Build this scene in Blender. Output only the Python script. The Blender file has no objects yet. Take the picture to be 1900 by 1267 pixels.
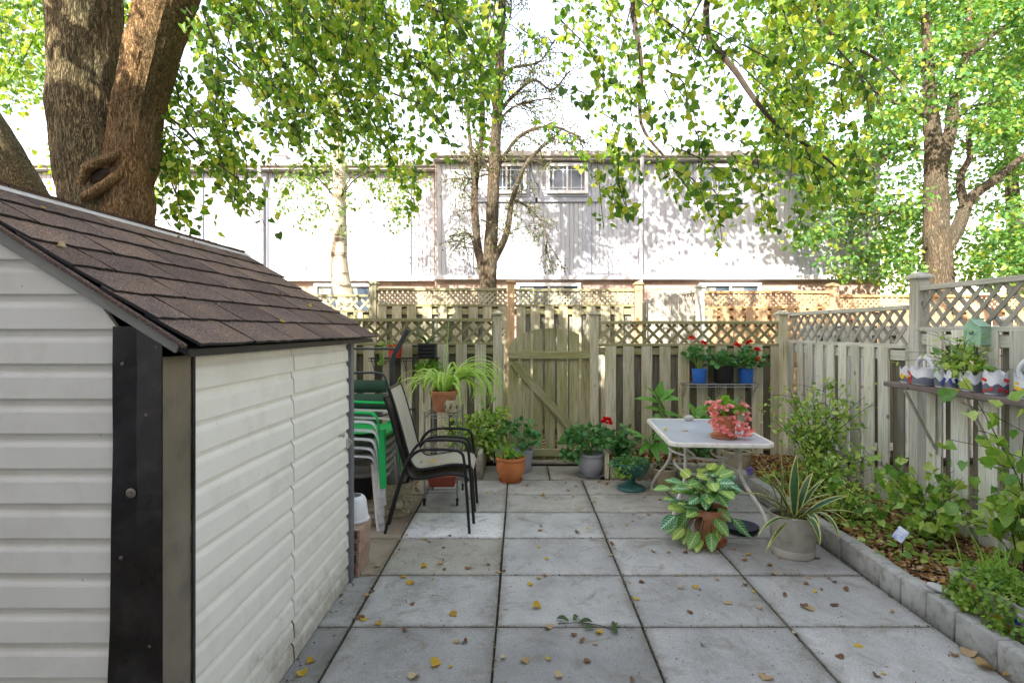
import bpy, math, random
import numpy as np
from mathutils import Vector, Matrix, Euler, noise as mnoise

R = math.radians
random.seed(11)
rng = np.random.default_rng(11)
scene = bpy.context.scene
COL = scene.collection

# ------------------------------------------------------------------ camera
CAM_H = 1.55
F = 1015.0            # focal length in pixels of the 1900 px wide photograph
cam_d = bpy.data.cameras.new('camera')
cam = bpy.data.objects.new('camera', cam_d)
COL.objects.link(cam)
cam.location = (0, 0, CAM_H)
cam.rotation_euler = (R(90), 0, 0)
cam_d.sensor_width = 36.0
cam_d.lens = F / 1900 * 36
cam_d.shift_x = -15 / 1900
cam_d.shift_y = -21.5 / 1900
cam_d.clip_end = 600
cam_d.clip_start = 0.05
scene.camera = cam

# ------------------------------------------------------------------ light
SUN_EL, SUN_AZ = 33.0, 27.0      # azimuth: how far the light travels towards +X
world = bpy.data.worlds.new('World')
scene.world = world
world.use_nodes = True
nt = world.node_tree
nt.nodes.clear()
sky = nt.nodes.new('ShaderNodeTexSky')
sky.sky_type = 'NISHITA'
sky.sun_disc = False
sky.sun_elevation = R(SUN_EL)
sky.sun_rotation = R(180 + SUN_AZ)
sky.air_density = 1.0
sky.dust_density = 0.6
sky.ozone_density = 1.0
tc = nt.nodes.new('ShaderNodeTexCoord')
mp = nt.nodes.new('ShaderNodeMapping'); mp.inputs['Scale'].default_value = (1.0, 1.0, 2.6)
cn = nt.nodes.new('ShaderNodeTexNoise'); cn.inputs['Scale'].default_value = 2.3; cn.inputs['Detail'].default_value = 8; cn.inputs['Roughness'].default_value = 0.58
cr = nt.nodes.new('ShaderNodeValToRGB')
cr.color_ramp.elements[0].position = 0.56; cr.color_ramp.elements[0].color = (0, 0, 0, 1)
cr.color_ramp.elements[1].position = 0.68; cr.color_ramp.elements[1].color = (.75, .75, .75, 1)
mx = nt.nodes.new('ShaderNodeMixRGB'); mx.inputs[2].default_value = (1.3, 1.5, 1.9, 1)
bg = nt.nodes.new('ShaderNodeBackground'); bg.inputs['Strength'].default_value = 0.15
wo = nt.nodes.new('ShaderNodeOutputWorld')
L = nt.links.new
L(tc.outputs['Generated'], mp.inputs[0]); L(mp.outputs[0], cn.inputs['Vector'])
L(cn.outputs['Fac'], cr.inputs[0]); L(cr.outputs[0], mx.inputs[0]); L(sky.outputs[0], mx.inputs[1])
wb = nt.nodes.new('ShaderNodeMixRGB'); wb.blend_type = 'MULTIPLY'; wb.inputs[0].default_value = 1; wb.inputs[2].default_value = (1.33, .95, .72, 1)
L(mx.outputs[0], wb.inputs[1]); L(wb.outputs[0], bg.inputs[0]); L(bg.outputs[0], wo.inputs[0])

sun_d = bpy.data.lights.new('sun', 'SUN')
sun_d.energy = 2.0
sun_d.angle = R(0.5)
sun_d.color = (1.0, 0.93, 0.82)
sun = bpy.data.objects.new('sun', sun_d)
COL.objects.link(sun)
ldir = Vector((math.sin(R(SUN_AZ)) * math.cos(R(SUN_EL)), math.cos(R(SUN_AZ)) * math.cos(R(SUN_EL)), -math.sin(R(SUN_EL))))
sun.rotation_euler = ldir.to_track_quat('-Z', 'Y').to_euler()
sun.location = (-10, -20, 20)

scene.view_settings.view_transform = 'Standard'
scene.view_settings.look = 'None'
scene.view_settings.exposure = 2.8
scene.view_settings.gamma = 1.0
scene.view_settings.use_curve_mapping = False
scene.cycles.max_bounces = 8
scene.cycles.transmission_bounces = 6
scene.cycles.transparent_max_bounces = 8

def at(px, py, Y):
    return Vector(((px - 965) / F * Y, Y, CAM_H - (py - 612) / F * Y))

# ------------------------------------------------------------------ materials
MATS = {}
class NT:
    def __init__(s, name):
        s.m = bpy.data.materials.new(name); s.m.use_nodes = True
        s.t = s.m.node_tree; s.t.nodes.clear()
        s.out = s.t.nodes.new('ShaderNodeOutputMaterial')
        MATS[name] = s.m
    def n(s, k, **kw):
        x = s.t.nodes.new('ShaderNode' + k)
        for a, b in kw.items():
            if a in x.inputs: x.inputs[a].default_value = b
            else: setattr(x, a, b)
        return x
    def l(s, a, b): s.t.links.new(a, b)
    def ramp(s, stops, fac=None, interp='LINEAR'):
        r = s.n('ValToRGB'); cr = r.color_ramp; cr.interpolation = interp
        while len(cr.elements) < len(stops): cr.elements.new(0.5)
        for e, (p, c) in zip(cr.elements, stops):
            e.position = p; e.color = (c[0], c[1], c[2], 1) if not isinstance(c, (int, float)) else (c, c, c, 1)
        if fac is not None: s.l(fac, r.inputs[0])
        return r.outputs[0]
    def coords(s, stretch=(1, 1, 1), kind='Object', rand=True):
        t = s.n('TexCoord'); v = t.outputs[kind]
        if rand:
            oi = s.n('ObjectInfo'); mu = s.n('Math', operation='MULTIPLY'); mu.inputs[1].default_value = 37.0
            s.l(oi.outputs['Random'], mu.inputs[0])
            va = s.n('VectorMath', operation='ADD'); s.l(v, va.inputs[0]); s.l(mu.outputs[0], va.inputs[1]); v = va.outputs[0]
        m = s.n('Mapping'); m.inputs['Scale'].default_value = stretch
        s.l(v, m.inputs[0]); return m.outputs[0]
    def noise(s, vec, scale, detail=5, rough=.55, dist=0):
        n = s.n('TexNoise'); n.inputs['Scale'].default_value = scale; n.inputs['Detail'].default_value = detail
        n.inputs['Roughness'].default_value = rough; n.inputs['Distortion'].default_value = dist
        s.l(vec, n.inputs['Vector']); return n.outputs['Fac']
    def mix(s, a, b, fac, mode='MIX'):
        m = s.n('MixRGB', blend_type=mode)
        for i, v in ((0, fac), (1, a), (2, b)):
            if isinstance(v, (int, float)): m.inputs[i].default_value = v if i == 0 else (v, v, v, 1)
            elif isinstance(v, tuple): m.inputs[i].default_value = (v[0], v[1], v[2], 1)
            else: s.l(v, m.inputs[i])
        return m.outputs[0]
    def bump(s, h, strength, dist=.01, prev=None):
        b = s.n('Bump'); b.inputs['Strength'].default_value = strength; b.inputs['Distance'].default_value = dist
        s.l(h, b.inputs['Height'])
        if prev is not None: s.l(prev, b.inputs['Normal'])
        return b.outputs[0]
    def surf(s, col, rough=.7, normal=None, metal=0, spec=.4, alpha=None, **kw):
        p = s.n('BsdfPrincipled')
        if isinstance(col, tuple): p.inputs['Base Color'].default_value = (col[0], col[1], col[2], 1)
        else: s.l(col, p.inputs['Base Color'])
        if isinstance(rough, (int, float)): p.inputs['Roughness'].default_value = rough
        else: s.l(rough, p.inputs['Roughness'])
        p.inputs['Metallic'].default_value = metal
        p.inputs['Specular IOR Level'].default_value = spec
        for k, v in kw.items(): p.inputs[k.replace('_', ' ')].default_value = v
        if normal is not None: s.l(normal, p.inputs['Normal'])
        s.l(p.outputs[0], s.out.inputs[0]); return p

def plain(name, c1, c2=None, scale=6, rough=.6, bump=.1, bscale=60, stretch=(1, 1, 1), metal=0, spec=.4, dirt=None, dirt_amt=.5, objcol=False, var=.1, **kw):
    s = NT(name); c2 = c2 or c1
    v = s.coords(stretch)
    col = s.ramp([(.3, c1), (.7, c2)], s.noise(v, scale))
    if dirt:
        dm = s.ramp([(.5, 0.0), (.72, dirt_amt)], s.noise(v, scale * 2.3, 7, .65))
        col = s.mix(col, dirt, dm)
    if objcol:
        oi = s.n('ObjectInfo'); col = s.mix(col, oi.outputs['Color'], 1.0, 'MULTIPLY')
    if var:
        oi = s.n('ObjectInfo'); mr = s.n('MapRange'); mr.inputs[3].default_value = 1 - var; mr.inputs[4].default_value = 1 + var
        s.l(oi.outputs['Random'], mr.inputs[0]); col = s.mix(col, mr.outputs[0], 1.0, 'MULTIPLY')
    nrm = s.bump(s.noise(v, bscale, 4), bump, .004) if bump else None
    s.surf(col, rough, nrm, metal, spec, **kw)
    return s.m

def wood(name, light, mid, dark, algae, algae_amt=.5, lengthwise='z', var=.18, rough=.85):
    s = NT(name)
    st = {'z': (30, 30, 1.6), 'x': (1.6, 30, 30), 'y': (30, 1.6, 30)}[lengthwise]
    st2 = {'z': (7, 7, 1.2), 'x': (1.2, 7, 7), 'y': (7, 1.2, 7)}[lengthwise]
    v = s.coords(st); v2 = s.coords(st2); v3 = s.coords((1, 1, 1))
    g = s.noise(v, 2.2, 8, .65, .4)
    col = s.ramp([(.28, dark), (.45, mid), (.68, light)], g)
    bl = s.noise(v2, 1.5, 4, .6)
    col = s.mix(col, algae, s.ramp([(.42, 0.0), (.66, algae_amt)], bl))
    # knots
    vo = s.n('TexVoronoi'); vo.inputs['Scale'].default_value = 5.5
    m2 = s.n('Mapping'); m2.inputs['Scale'].default_value = (1, 1, .75) if lengthwise == 'z' else (1, 1, 1)
    s.l(v3, m2.inputs[0]); s.l(m2.outputs[0], vo.inputs['Vector'])
    kn = s.ramp([(.05, .75), (.11, 0.0)], vo.outputs['Distance'])
    col = s.mix(col, tuple(c * .45 for c in dark), kn)
    oi = s.n('ObjectInfo'); mr = s.n('MapRange'); mr.inputs[3].default_value = 1 - var; mr.inputs[4].default_value = 1 + var
    s.l(oi.outputs['Random'], mr.inputs[0]); col = s.mix(col, mr.outputs[0], 1.0, 'MULTIPLY')
    nb = s.bump(g, .55, .003)
    s.surf(col, rough, nb, 0, .2)
    return s.m

def leafmat(name, cols, trans=.35, rough=.45, per='island', spec=.4, back=None):
    s = NT(name)
    if per == 'island':
        g = s.n('NewGeometry'); fac = g.outputs['Random Per Island']
    else:
        g = s.n('ObjectInfo'); fac = g.outputs['Random']
    n = len(cols)
    col = s.ramp([(i / max(1, n - 1), c) for i, c in enumerate(cols)], fac)
    v = s.coords((1, 1, 1)); nz = s.noise(v, 35, 3)
    col = s.mix(col, s.ramp([(.3, .75), (.7, 1.15)], nz), 1.0, 'MULTIPLY')
    p = s.n('BsdfPrincipled'); s.l(col, p.inputs['Base Color']); p.inputs['Roughness'].default_value = rough
    p.inputs['Specular IOR Level'].default_value = spec
    t = s.n('BsdfTranslucent')
    tcx = s.mix(col, (1.25, 1.3, .55), 1.0, 'MULTIPLY'); s.l(tcx, t.inputs[0])
    ms = s.n('MixShader'); ms.inputs[0].default_value = trans
    s.l(p.outputs[0], ms.inputs[1]); s.l(t.outputs[0], ms.inputs[2]); s.l(ms.outputs[0], s.out.inputs[0])
    return s.m

wood('wood_grey_green', (.68, .65, .53), (.52, .50, .38), (.19, .17, .11), (.36, .35, .17), .65, var=.22)
wood('wood_grey_back_shaded', (.24, .24, .21), (.15, .15, .12), (.06, .055, .04), (.11, .11, .05), .6)  # back boards darkened: deep shade between the boards put into the colour
wood('wood_grey_pale', (.76, .75, .69), (.62, .62, .56), (.25, .24, .20), (.42, .43, .26), .5, var=.2)
wood('wood_grey_dull', (.34, .345, .31), (.25, .25, .22), (.13, .125, .11), (.17, .18, .10), .5)
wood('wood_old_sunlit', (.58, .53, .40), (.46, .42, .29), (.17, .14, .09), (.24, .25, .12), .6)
wood('gate_wood', (.48, .465, .33), (.34, .33, .19), (.12, .11, .06), (.23, .235, .08), .8)
wood('lattice_green_shaded', (.36, .34, .21), (.25, .235, .13), (.11, .10, .05), (.20, .20, .07), .7)  # darker than the fence boards: backlit shade put into the colour
wood('lattice_pale_shaded', (.42, .41, .36), (.30, .295, .26), (.17, .165, .14), (.27, .27, .18), .5)  # pale lattice darkened likewise, its shade is in the colour
wood('wood_cedar', (.58, .40, .24), (.48, .31, .17), (.30, .17, .08), (.42, .33, .2), .5)
wood('wood_pale_gate', (.48, .47, .42), (.37, .36, .32), (.2, .19, .16), (.3, .3, .2), .4)
wood('plank_dark', (.22, .20, .19), (.13, .11, .10), (.05, .04, .035), (.16, .10, .08), .4, lengthwise='y')
plain('soil', (.035, .025, .018), (.07, .05, .035), 14, .95, .9, 40, spec=.1)
# lawn and earth sheet
s = NT('ground_earth')
v = s.coords((1, 1, 1), rand=False)
c = s.ramp([(.35, (.05, .04, .025)), (.55, (.10, .085, .045)), (.7, (.07, .10, .03))], s.noise(v, 1.2, 8, .6))
c = s.mix(c, s.ramp([(.3, .6), (.7, 1.3)], s.noise(v, 40, 4)), 1.0, 'MULTIPLY')
s.surf(c, .95, s.bump(s.noise(v, 30, 6), .8, .02), 0, .1)

# concrete slabs
s = NT('slab_concrete')
v = s.coords((1, 1, 1)); vw = s.coords((1, 1, 1), rand=False)
oi = s.n('ObjectInfo')
c = s.ramp([(.25, (.76, .76, .76)), (.5, (.95, .95, .95)), (.75, (1.12, 1.11, 1.09))], s.noise(v, 2.6, 8, .62, .3))
c = s.mix(c, oi.outputs['Color'], 1.0, 'MULTIPLY')
fine = s.noise(v, 105, 4, .8)
c = s.mix(c, s.ramp([(.32, .74), (.5, 1.0), (.68, 1.2)], fine), 1.0, 'MULTIPLY')
c = s.mix(c, s.ramp([(.3, (.72, .70, .66)), (.5, (1, 1, 1)), (.7, (1.16, 1.15, 1.12))], s.noise(vw, 1.1, 7, .7, .8)), 1.0, 'MULTIPLY')
sp = s.n('TexVoronoi'); sp.inputs['Scale'].default_value = 55; s.l(v, sp.inputs['Vector'])
c = s.mix(c, (.07, .065, .06), s.ramp([(.05, .55), (.12, 0.0)], sp.outputs['Distance']))
st = s.noise(v, 5.5, 6, .7, 1.2)
c = s.mix(c, (.17, .14, .09), s.ramp([(.52, 0.0), (.70, .6)], st))
sw_ = s.n('SeparateXYZ'); s.l(s.n('TexCoord').outputs['Generated'], sw_.inputs[0])
def edge_(o_):
    a_ = s.n('Math', operation='SUBTRACT'); s.l(o_, a_.inputs[0]); a_.inputs[1].default_value = .5
    b_ = s.n('Math', operation='ABSOLUTE'); s.l(a_.outputs[0], b_.inputs[0]); return b_.outputs[0]
mx2 = s.n('Math', operation='MAXIMUM'); s.l(edge_(sw_.outputs[0]), mx2.inputs[0]); s.l(edge_(sw_.outputs[1]), mx2.inputs[1])
ad2 = s.n('Math', operation='MULTIPLY_ADD'); s.l(s.noise(v, 7, 6, .7), ad2.inputs[0]); ad2.inputs[1].default_value = .16; s.l(mx2.outputs[0], ad2.inputs[2])
c = s.mix(c, (.10, .085, .055), s.ramp([(.525, 0.0), (.60, .5)], ad2.outputs[0]))
bn = s.bump(fine, .25, .002); bn = s.bump(s.noise(v, 14, 5), .2, .004, bn)
s.surf(c, s.ramp([(.3, .62), (.7, .85)], s.noise(v, 6)), bn, 0, .35)

plain('joint_sand', (.045, .042, .035), (.10, .09, .07), 30, .95, 1.0, 90, spec=.1)
plain('curb_concrete', (.32, .315, .29), (.46, .45, .42), 7, .9, .8, 110, dirt=(.15, .13, .09), dirt_amt=.8)
plain('stone_old', (.28, .25, .19), (.42, .38, .31), 9, .9, .7, 60, dirt=(.10, .11, .06), dirt_amt=.6)
plain('pebble', (.42, .41, .40), (.55, .54, .50), 12, .6, .2, 50)
plain('clay_brick', (.34, .20, .13), (.46, .32, .24), 9, .9, .4, 90, dirt=(.2, .17, .13), var=.15)
# vinyl siding with faint embossed grain
def siding(name, col, grain_axis):
    s = NT(name)
    st = {'x': (3, 60, 60), 'y': (60, 3, 60)}[grain_axis]
    v = s.coords(st); v1 = s.coords((1, 1, 1))
    g = s.noise(v, 1.5, 6, .7, .3)
    c = s.ramp([(.3, tuple(x * .93 for x in col)), (.7, col)], s.noise(v1, 3, 5))
    c = s.mix(c, (.36, .30, .19), s.ramp([(.5, 0.0), (.78, .28)], s.noise(v1, 4.5, 8, .72)))
    t0 = s.n('TexCoord'); sz_ = s.n('SeparateXYZ'); s.l(t0.outputs['Object'], sz_.inputs[0])
    ma = s.n('Math', operation='MULTIPLY_ADD'); s.l(s.noise(v1, 9, 7, .75), ma.inputs[0]); ma.inputs[1].default_value = .9; s.l(sz_.outputs[2], ma.inputs[2])
    c = s.mix(c, (.24, .20, .13), s.ramp([(.42, .7), (.72, 0.0)], ma.outputs[0]))
    c = s.mix(c, (.16, .13, .09), s.ramp([(.68, 0.0), (.74, .6)], s.noise(s.coords((1, 1, 5) if grain_axis == 'x' else (1, 1, 3)), 11, 9, .8)))
    sp = s.n('TexVoronoi'); sp.inputs['Scale'].default_value = 14; s.l(v1, sp.inputs['Vector'])
    c = s.mix(c, (.10, .08, .06), s.ramp([(.02, .8), (.045, 0.0)], sp.outputs['Distance']))
    s.surf(c, .5, s.bump(g, .12, .002), 0, .4)
siding('shed_siding', (.84, .81, .74), 'x')
siding('shed_siding_door', (.86, .82, .71), 'y')
# roof shingle
s = NT('shingle_brown')
v = s.coords((1, 1, 1)); oi = s.n('ObjectInfo')
g = s.noise(v, 170, 3, .85)
c = s.ramp([(.32, (.03, .024, .021)), (.47, (.125, .095, .078)), (.6, (.235, .185, .155)), (.7, (.5, .44, .39))], g)
c = s.mix(c, s.ramp([(.3, (.75, .72, .75)), (.7, (1.2, 1.08, .95))], s.noise(v, 5, 5)), 1.0, 'MULTIPLY')
mr = s.n('MapRange'); mr.inputs[3].default_value = .8; mr.inputs[4].default_value = 1.22
s.l(oi.outputs['Random'], mr.inputs[0]); c = s.mix(c, mr.outputs[0], 1.0, 'MULTIPLY')
s.surf(c, .95, s.bump(g, .7, .003), 0, .15)
plain('flashing_black', (.016, .014, .014), (.045, .04, .04), 5, .22, .35, 9, metal=.2, spec=.6, dirt=(.35, .3, .22), dirt_amt=.06, var=0)
plain('flashing_bronze', (.15, .125, .085), (.25, .21, .15), 3, .35, .2, 9, metal=.15, spec=.6, dirt=(.05, .04, .03), var=0)
plain('trim_rake', (.26, .25, .23), (.34, .33, .31), 8, .5, .2, 20)
plain('trim_grey', (.14, .14, .15), (.2, .2, .2), 8, .55, .2, 20)
plain('trim_pale', (.45, .45, .44), (.58, .58, .56), 6, .5, .1, 20, dirt=(.2, .18, .12))
plain('rust_metal', (.12, .09, .07), (.3, .26, .22), 30, .5, .3, 90, metal=.7)
# bark
def bark(name, c1, c2, c3, sc=1.0, strength=1.0, patch=None):
    s = NT(name)
    v = s.coords((1, 1, .13), rand=False)
    vo = s.n('TexVoronoi'); vo.feature = 'DISTANCE_TO_EDGE'; vo.inputs['Scale'].default_value = 34 * sc
    nz = s.n('TexNoise'); nz.inputs['Scale'].default_value = 8 * sc; nz.inputs['Detail'].default_value = 5; s.l(v, nz.inputs['Vector'])
    ad = s.n('VectorMath', operation='MULTIPLY_ADD'); s.l(nz.outputs['Color'], ad.inputs[0]); ad.inputs[1].default_value = (.22, .22, .22); s.l(v, ad.inputs[2])
    s.l(ad.outputs[0], vo.inputs['Vector'])
    rid = s.mix(s.ramp([(0, 0.0), (.3, 1.0)], vo.outputs['Distance']), s.noise(v, 30 * sc, 6, .75), .5)
    rid = s.ramp([(.2, 0.0), (.62, 1.0)], rid)
    fi = s.noise(v, 60 * sc, 7, .7)
    c = s.mix(c1, s.ramp([(.3, c2), (.7, c3)], fi), rid)
    c = s.mix(c, s.ramp([(.35, (.8, .85, .75)), (.65, (1.2, 1.08, .9))], s.noise(s.coords((1, 1, .6), rand=False), 3.5, 4)), 1.0, 'MULTIPLY')
    if patch:
        c = s.mix(c, patch, s.ramp([(.55, 0.0), (.62, .85)], s.noise(s.coords((1, 1, 3.2), rand=False), 4, 6, .6)))
    n = s.bump(rid, .8 * strength, .02); n = s.bump(fi, .5, .006, n)
    s.surf(c, .95, n, 0, .15)
bark('bark_maple', (.05, .04, .025), (.17, .135, .085), (.36, .30, .19), 1.7)
bark('bark_warm', (.06, .035, .018), (.24, .15, .08), (.46, .32, .19), 1.9, .8)
bark('bark_grey', (.06, .05, .04), (.13, .11, .09), (.24, .205, .165), 1.4)
bark('bark_birch', (.42, .37, .30), (.62, .58, .50), (.78, .75, .70), 1.0, .3, patch=(.10, .075, .05))
plain('twig', (.05, .038, .03), (.10, .075, .055), 20, .9, .3, 60)
plain('twig_pale', (.30, .26, .20), (.45, .40, .32), 20, .9, .3, 60)
# foliage
leafmat('leaf_canopy', [(.05, .12, .02), (.09, .20, .03), (.15, .29, .035), (.24, .40, .045), (.36, .48, .06), (.52, .52, .08)], .5)  # leaf greens stretched: sunlit yellows and silhouette darks put into the colours
leafmat('leaf_birch', [(.09, .19, .04), (.14, .27, .05), (.20, .32, .06), (.36, .38, .09)], .45)
leafmat('leaf_far', [(.07, .18, .05), (.10, .24, .06), (.14, .30, .06), (.2, .36, .07), (.40, .42, .07)], .45)
leafmat('leaf_sparse', [(.10, .17, .04), (.16, .2, .05), (.2, .14, .06)], .35)
leafmat('leaf_geranium', [(.06, .20, .07), (.09, .27, .08), (.15, .34, .09)], .28)
leafmat('leaf_bright', [(.14, .34, .05), (.20, .42, .06), (.3, .52, .08), (.42, .56, .10)], .4)
leafmat('leaf_shrub', [(.12, .29, .05), (.25, .44, .08), (.42, .58, .11), (.56, .68, .2)], .42, .4, spec=.6)
leafmat('leaf_jenny', [(.16, .32, .05), (.26, .42, .07), (.36, .48, .10)], .35)
leafmat('leaf_litter', [(.10, .05, .025), (.22, .10, .04), (.42, .20, .08), (.5, .30, .14), (.42, .33, .22), (.66, .50, .32), (.30, .16, .08), (.6, .36, .08)], .15, .8, spec=.15)
leafmat('leaf_hosta', [(.14, .38, .06), (.22, .48, .09), (.16, .40, .10)], .35, .35, per='object')
leafmat('leaf_strap', [(.05, .15, .035), (.08, .2, .05)], .2, .3, per='object')
leafmat('leaf_yellow', [(.62, .38, .03), (.70, .48, .06), (.5, .3, .04)], .3, .7, per='object')
leafmat('leaf_brown', [(.16, .07, .03), (.26, .13, .06), (.12, .06, .035)], .1, .8, per='object')
leafmat('leaf_tan', [(.5, .36, .2), (.42, .28, .13), (.6, .48, .3)], .2, .8, per='object')
leafmat('leaf_dull_green', [(.06, .12, .04), (.10, .14, .05)], .15, .7, per='object')
leafmat('snake_green', [(.03, .10, .045), (.05, .13, .05), (.07, .16, .06)], .1, .35, per='object')
leafmat('snake_margin', [(.50, .50, .16), (.58, .55, .2)], .15, .35, per='object')
leafmat('petal_red', [(.75, .008, .01), (.6, .004, .008), (.85, .03, .02)], .25, .5)
leafmat('petal_pink', [(.92, .30, .36), (.95, .45, .48), (.9, .24, .30), (.97, .68, .66)], .3, .5)
leafmat('spider_leaf', [(.22, .48, .06), (.32, .58, .08), (.5, .66, .2), (.68, .76, .45)], .4, .4)
leafmat('leaf_grit', [(.06, .05, .03), (.12, .09, .05), (.10, .14, .04), (.22, .18, .11), (.30, .20, .08)], .05, .9, spec=.1)
# calathea: herringbone of pale and dark green along the leaf
s = NT('calathea_leaf')
t = s.n('TexCoord'); sx = s.n('SeparateXYZ'); s.l(t.outputs['Object'], sx.inputs[0])
ab = s.n('Math', operation='ABSOLUTE'); s.l(sx.outputs[0], ab.inputs[0])
m1 = s.n('Math', operation='MULTIPLY_ADD'); s.l(ab.outputs[0], m1.inputs[0]); m1.inputs[1].default_value = -1.0; s.l(sx.outputs[1], m1.inputs[2])
m2 = s.n('Math', operation='MULTIPLY'); s.l(m1.outputs[0], m2.inputs[0]); m2.inputs[1].default_value = 270
m3 = s.n('Math', operation='SINE'); s.l(m2.outputs[0], m3.inputs[0])
oi = s.n('ObjectInfo')
base = s.ramp([(0, (.05, .21, .07)), (.5, (.10, .30, .07)), (.9, (.30, .46, .07))], oi.outputs['Random'])
pale = s.ramp([(0, (.45, .66, .50)), (.6, (.42, .62, .22)), (1, (.60, .70, .2))], oi.outputs['Random'])
mm = s.ramp([(.55, 0.0), (.75, .8)], m3.outputs[0])
mid = s.ramp([(.004, 1.0), (.007, 0.0)], ab.outputs[0])
edge = s.ramp([(.028, 1.0), (.036, 0.0)], ab.outputs[0])
mm = s.mix(mm, edge, 1.0, 'MULTIPLY')
mm = s.mix(mm, mid, 1.0, 'ADD')
c = s.mix(base, pale, mm)
p = s.surf(c, .4, None, 0, .4)
tr = s.n('BsdfTranslucent'); s.l(c, tr.inputs[0]); ms = s.n('MixShader'); ms.inputs[0].default_value = .2
s.l(p.outputs[0], ms.inputs[1]); s.l(tr.outputs[0], ms.inputs[2]); s.l(ms.outputs[0], s.out.inputs[0])

plain('terracotta', (.48, .18, .09), (.60, .27, .14), 7, .6, .25, 60, dirt=(.5, .4, .32), dirt_amt=.25)
plain('terracotta_orange', (.46, .15, .045), (.56, .21, .07), 6, .45, .1, 60)
plain('plastic_grey_pot', (.30, .31, .35), (.40, .41, .45), 5, .5, .1, 50)
plain('plastic_teal', (.03, .11, .11), (.06, .18, .16), 5, .45, .1, 50)
plain('pot_tan', (.42, .35, .24), (.56, .48, .35), 8, .8, .3, 60)
plain('pot_aged', (.40, .36, .24), (.56, .50, .36), 12, .85, .5, 50, dirt=(.10, .10, .05), dirt_amt=.8)
plain('galvanised', (.42, .40, .33), (.55, .53, .46), 6, .5, .25, 40, metal=.25, dirt=(.18, .17, .12))
plain('plastic_blue', (.02, .12, .50), (.04, .18, .6), 4, .4, .05, 50)
plain('plastic_black', (.012, .012, .014), (.02, .02, .022), 4, .45, .1, 50)
plain('plastic_white', (.70, .69, .67), (.82, .82, .80), 5, .42, .1, 50, dirt=(.32, .30, .24), dirt_amt=.35)
plain('plastic_green', (.01, .50, .10), (.02, .58, .14), 4, .35, .05, 50)
plain('plastic_red', (.65, .06, .03), (.6, .05, .03), 4, .45, .05, 50)
plain('tray_red', (.42, .09, .05), (.5, .13, .08), 6, .5, .1, 50)
plain('metal_black', (.012, .012, .014), (.02, .02, .022), 5, .35, .15, 60, metal=.3, spec=.5)
plain('metal_charcoal', (.05, .055, .065), (.075, .08, .09), 5, .45, .15, 60, metal=.3)
plain('metal_white', (.62, .60, .53), (.76, .74, .67), 9, .5, .2, 60, dirt=(.35, .27, .16), dirt_amt=.5)
plain('metal_wire', (.28, .28, .28), (.4, .4, .4), 9, .4, .2, 80, metal=.7, dirt=(.2, .12, .06), dirt_amt=.5)
plain('sling_taupe', (.37, .335, .27), (.46, .42, .34), 3, .7, .35, 420)
plain('cloth_green', (.03, .08, .05), (.05, .11, .07), 5, .8, .3, 200)
plain('table_glass', (.50, .54, .60), (.58, .62, .68), 3, .25, .15, 130, spec=.6)
plain('birdhouse_green', (.28, .50, .34), (.36, .58, .42), 9, .8, .3, 50, dirt=(.55, .62, .5), dirt_amt=.5)
plain('label_yellow', (.7, .65, .05), None, rough=.5, bump=0)
plain('carton_white', (.62, .66, .72), (.78, .80, .84), 10, .35, .1, 40)
plain('carton_red', (.6, .04, .03), None, rough=.4, bump=0)
plain('carton_blue', (.03, .06, .28), None, rough=.4, bump=0)
plain('carton_yellow', (.75, .5, .03), None, rough=.4, bump=0)
plain('carton_soil', (.10, .12, .16), (.17, .19, .24), 18, .5, .2, 40)
plain('rubber_dark', (.03, .035, .05), (.06, .07, .09), 8, .6, .2, 50)
plain('ornament_purple', (.06, .02, .25), (.3, .25, .5), 20, .3, 0)
plain('ornament_magenta', (.35, .02, .10), (.5, .06, .16), 10, .25, 0)
plain('dish_tan', (.50, .38, .26), (.6, .48, .36), 8, .5, .1, 40)
plain('dish_teal', (.03, .22, .28), (.05, .3, .35), 8, .4, .1, 40)
plain('sign_print', (.25, .35, .6), (.8, .82, .9), 30, .4, 0)
# facade
s = NT('facade_siding')
v = s.coords((1, 1, 1), rand=False)
c = s.ramp([(.3, (.37, .385, .42)), (.7, (.43, .445, .48))], s.noise(v, 1.5, 5))
s.surf(c, .55, None, 0, .35)
plain('facade_trim', (.30, .32, .38), (.36, .38, .44), 4, .6, .1, 20, var=.04)
plain('facade_trim_pale', (.56, .56, .58), (.66, .66, .67), 4, .6, .1, 20, var=.02)
plain('gutter', (.36, .33, .31), (.44, .40, .37), 3, .5, .1, 20)
plain('roof_dark', (.10, .10, .10), (.17, .16, .16), 12, .9, .5, 50)
plain('window_frame_white', (.70, .70, .70), None, rough=.5, bump=0)
plain('curtain', (.30, .34, .30), (.5, .52, .5), 6, .8, .2, 20, stretch=(8, 8, 1))
s = NT('pane_glass')
v = s.coords((1, 1, 1)); c = s.ramp([(.3, (.03, .05, .08)), (.6, (.10, .14, .19)), (.8, (.2, .25, .3))], s.noise(v, 3, 5))
s.surf(c, .06, None, 0, .8)
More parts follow.
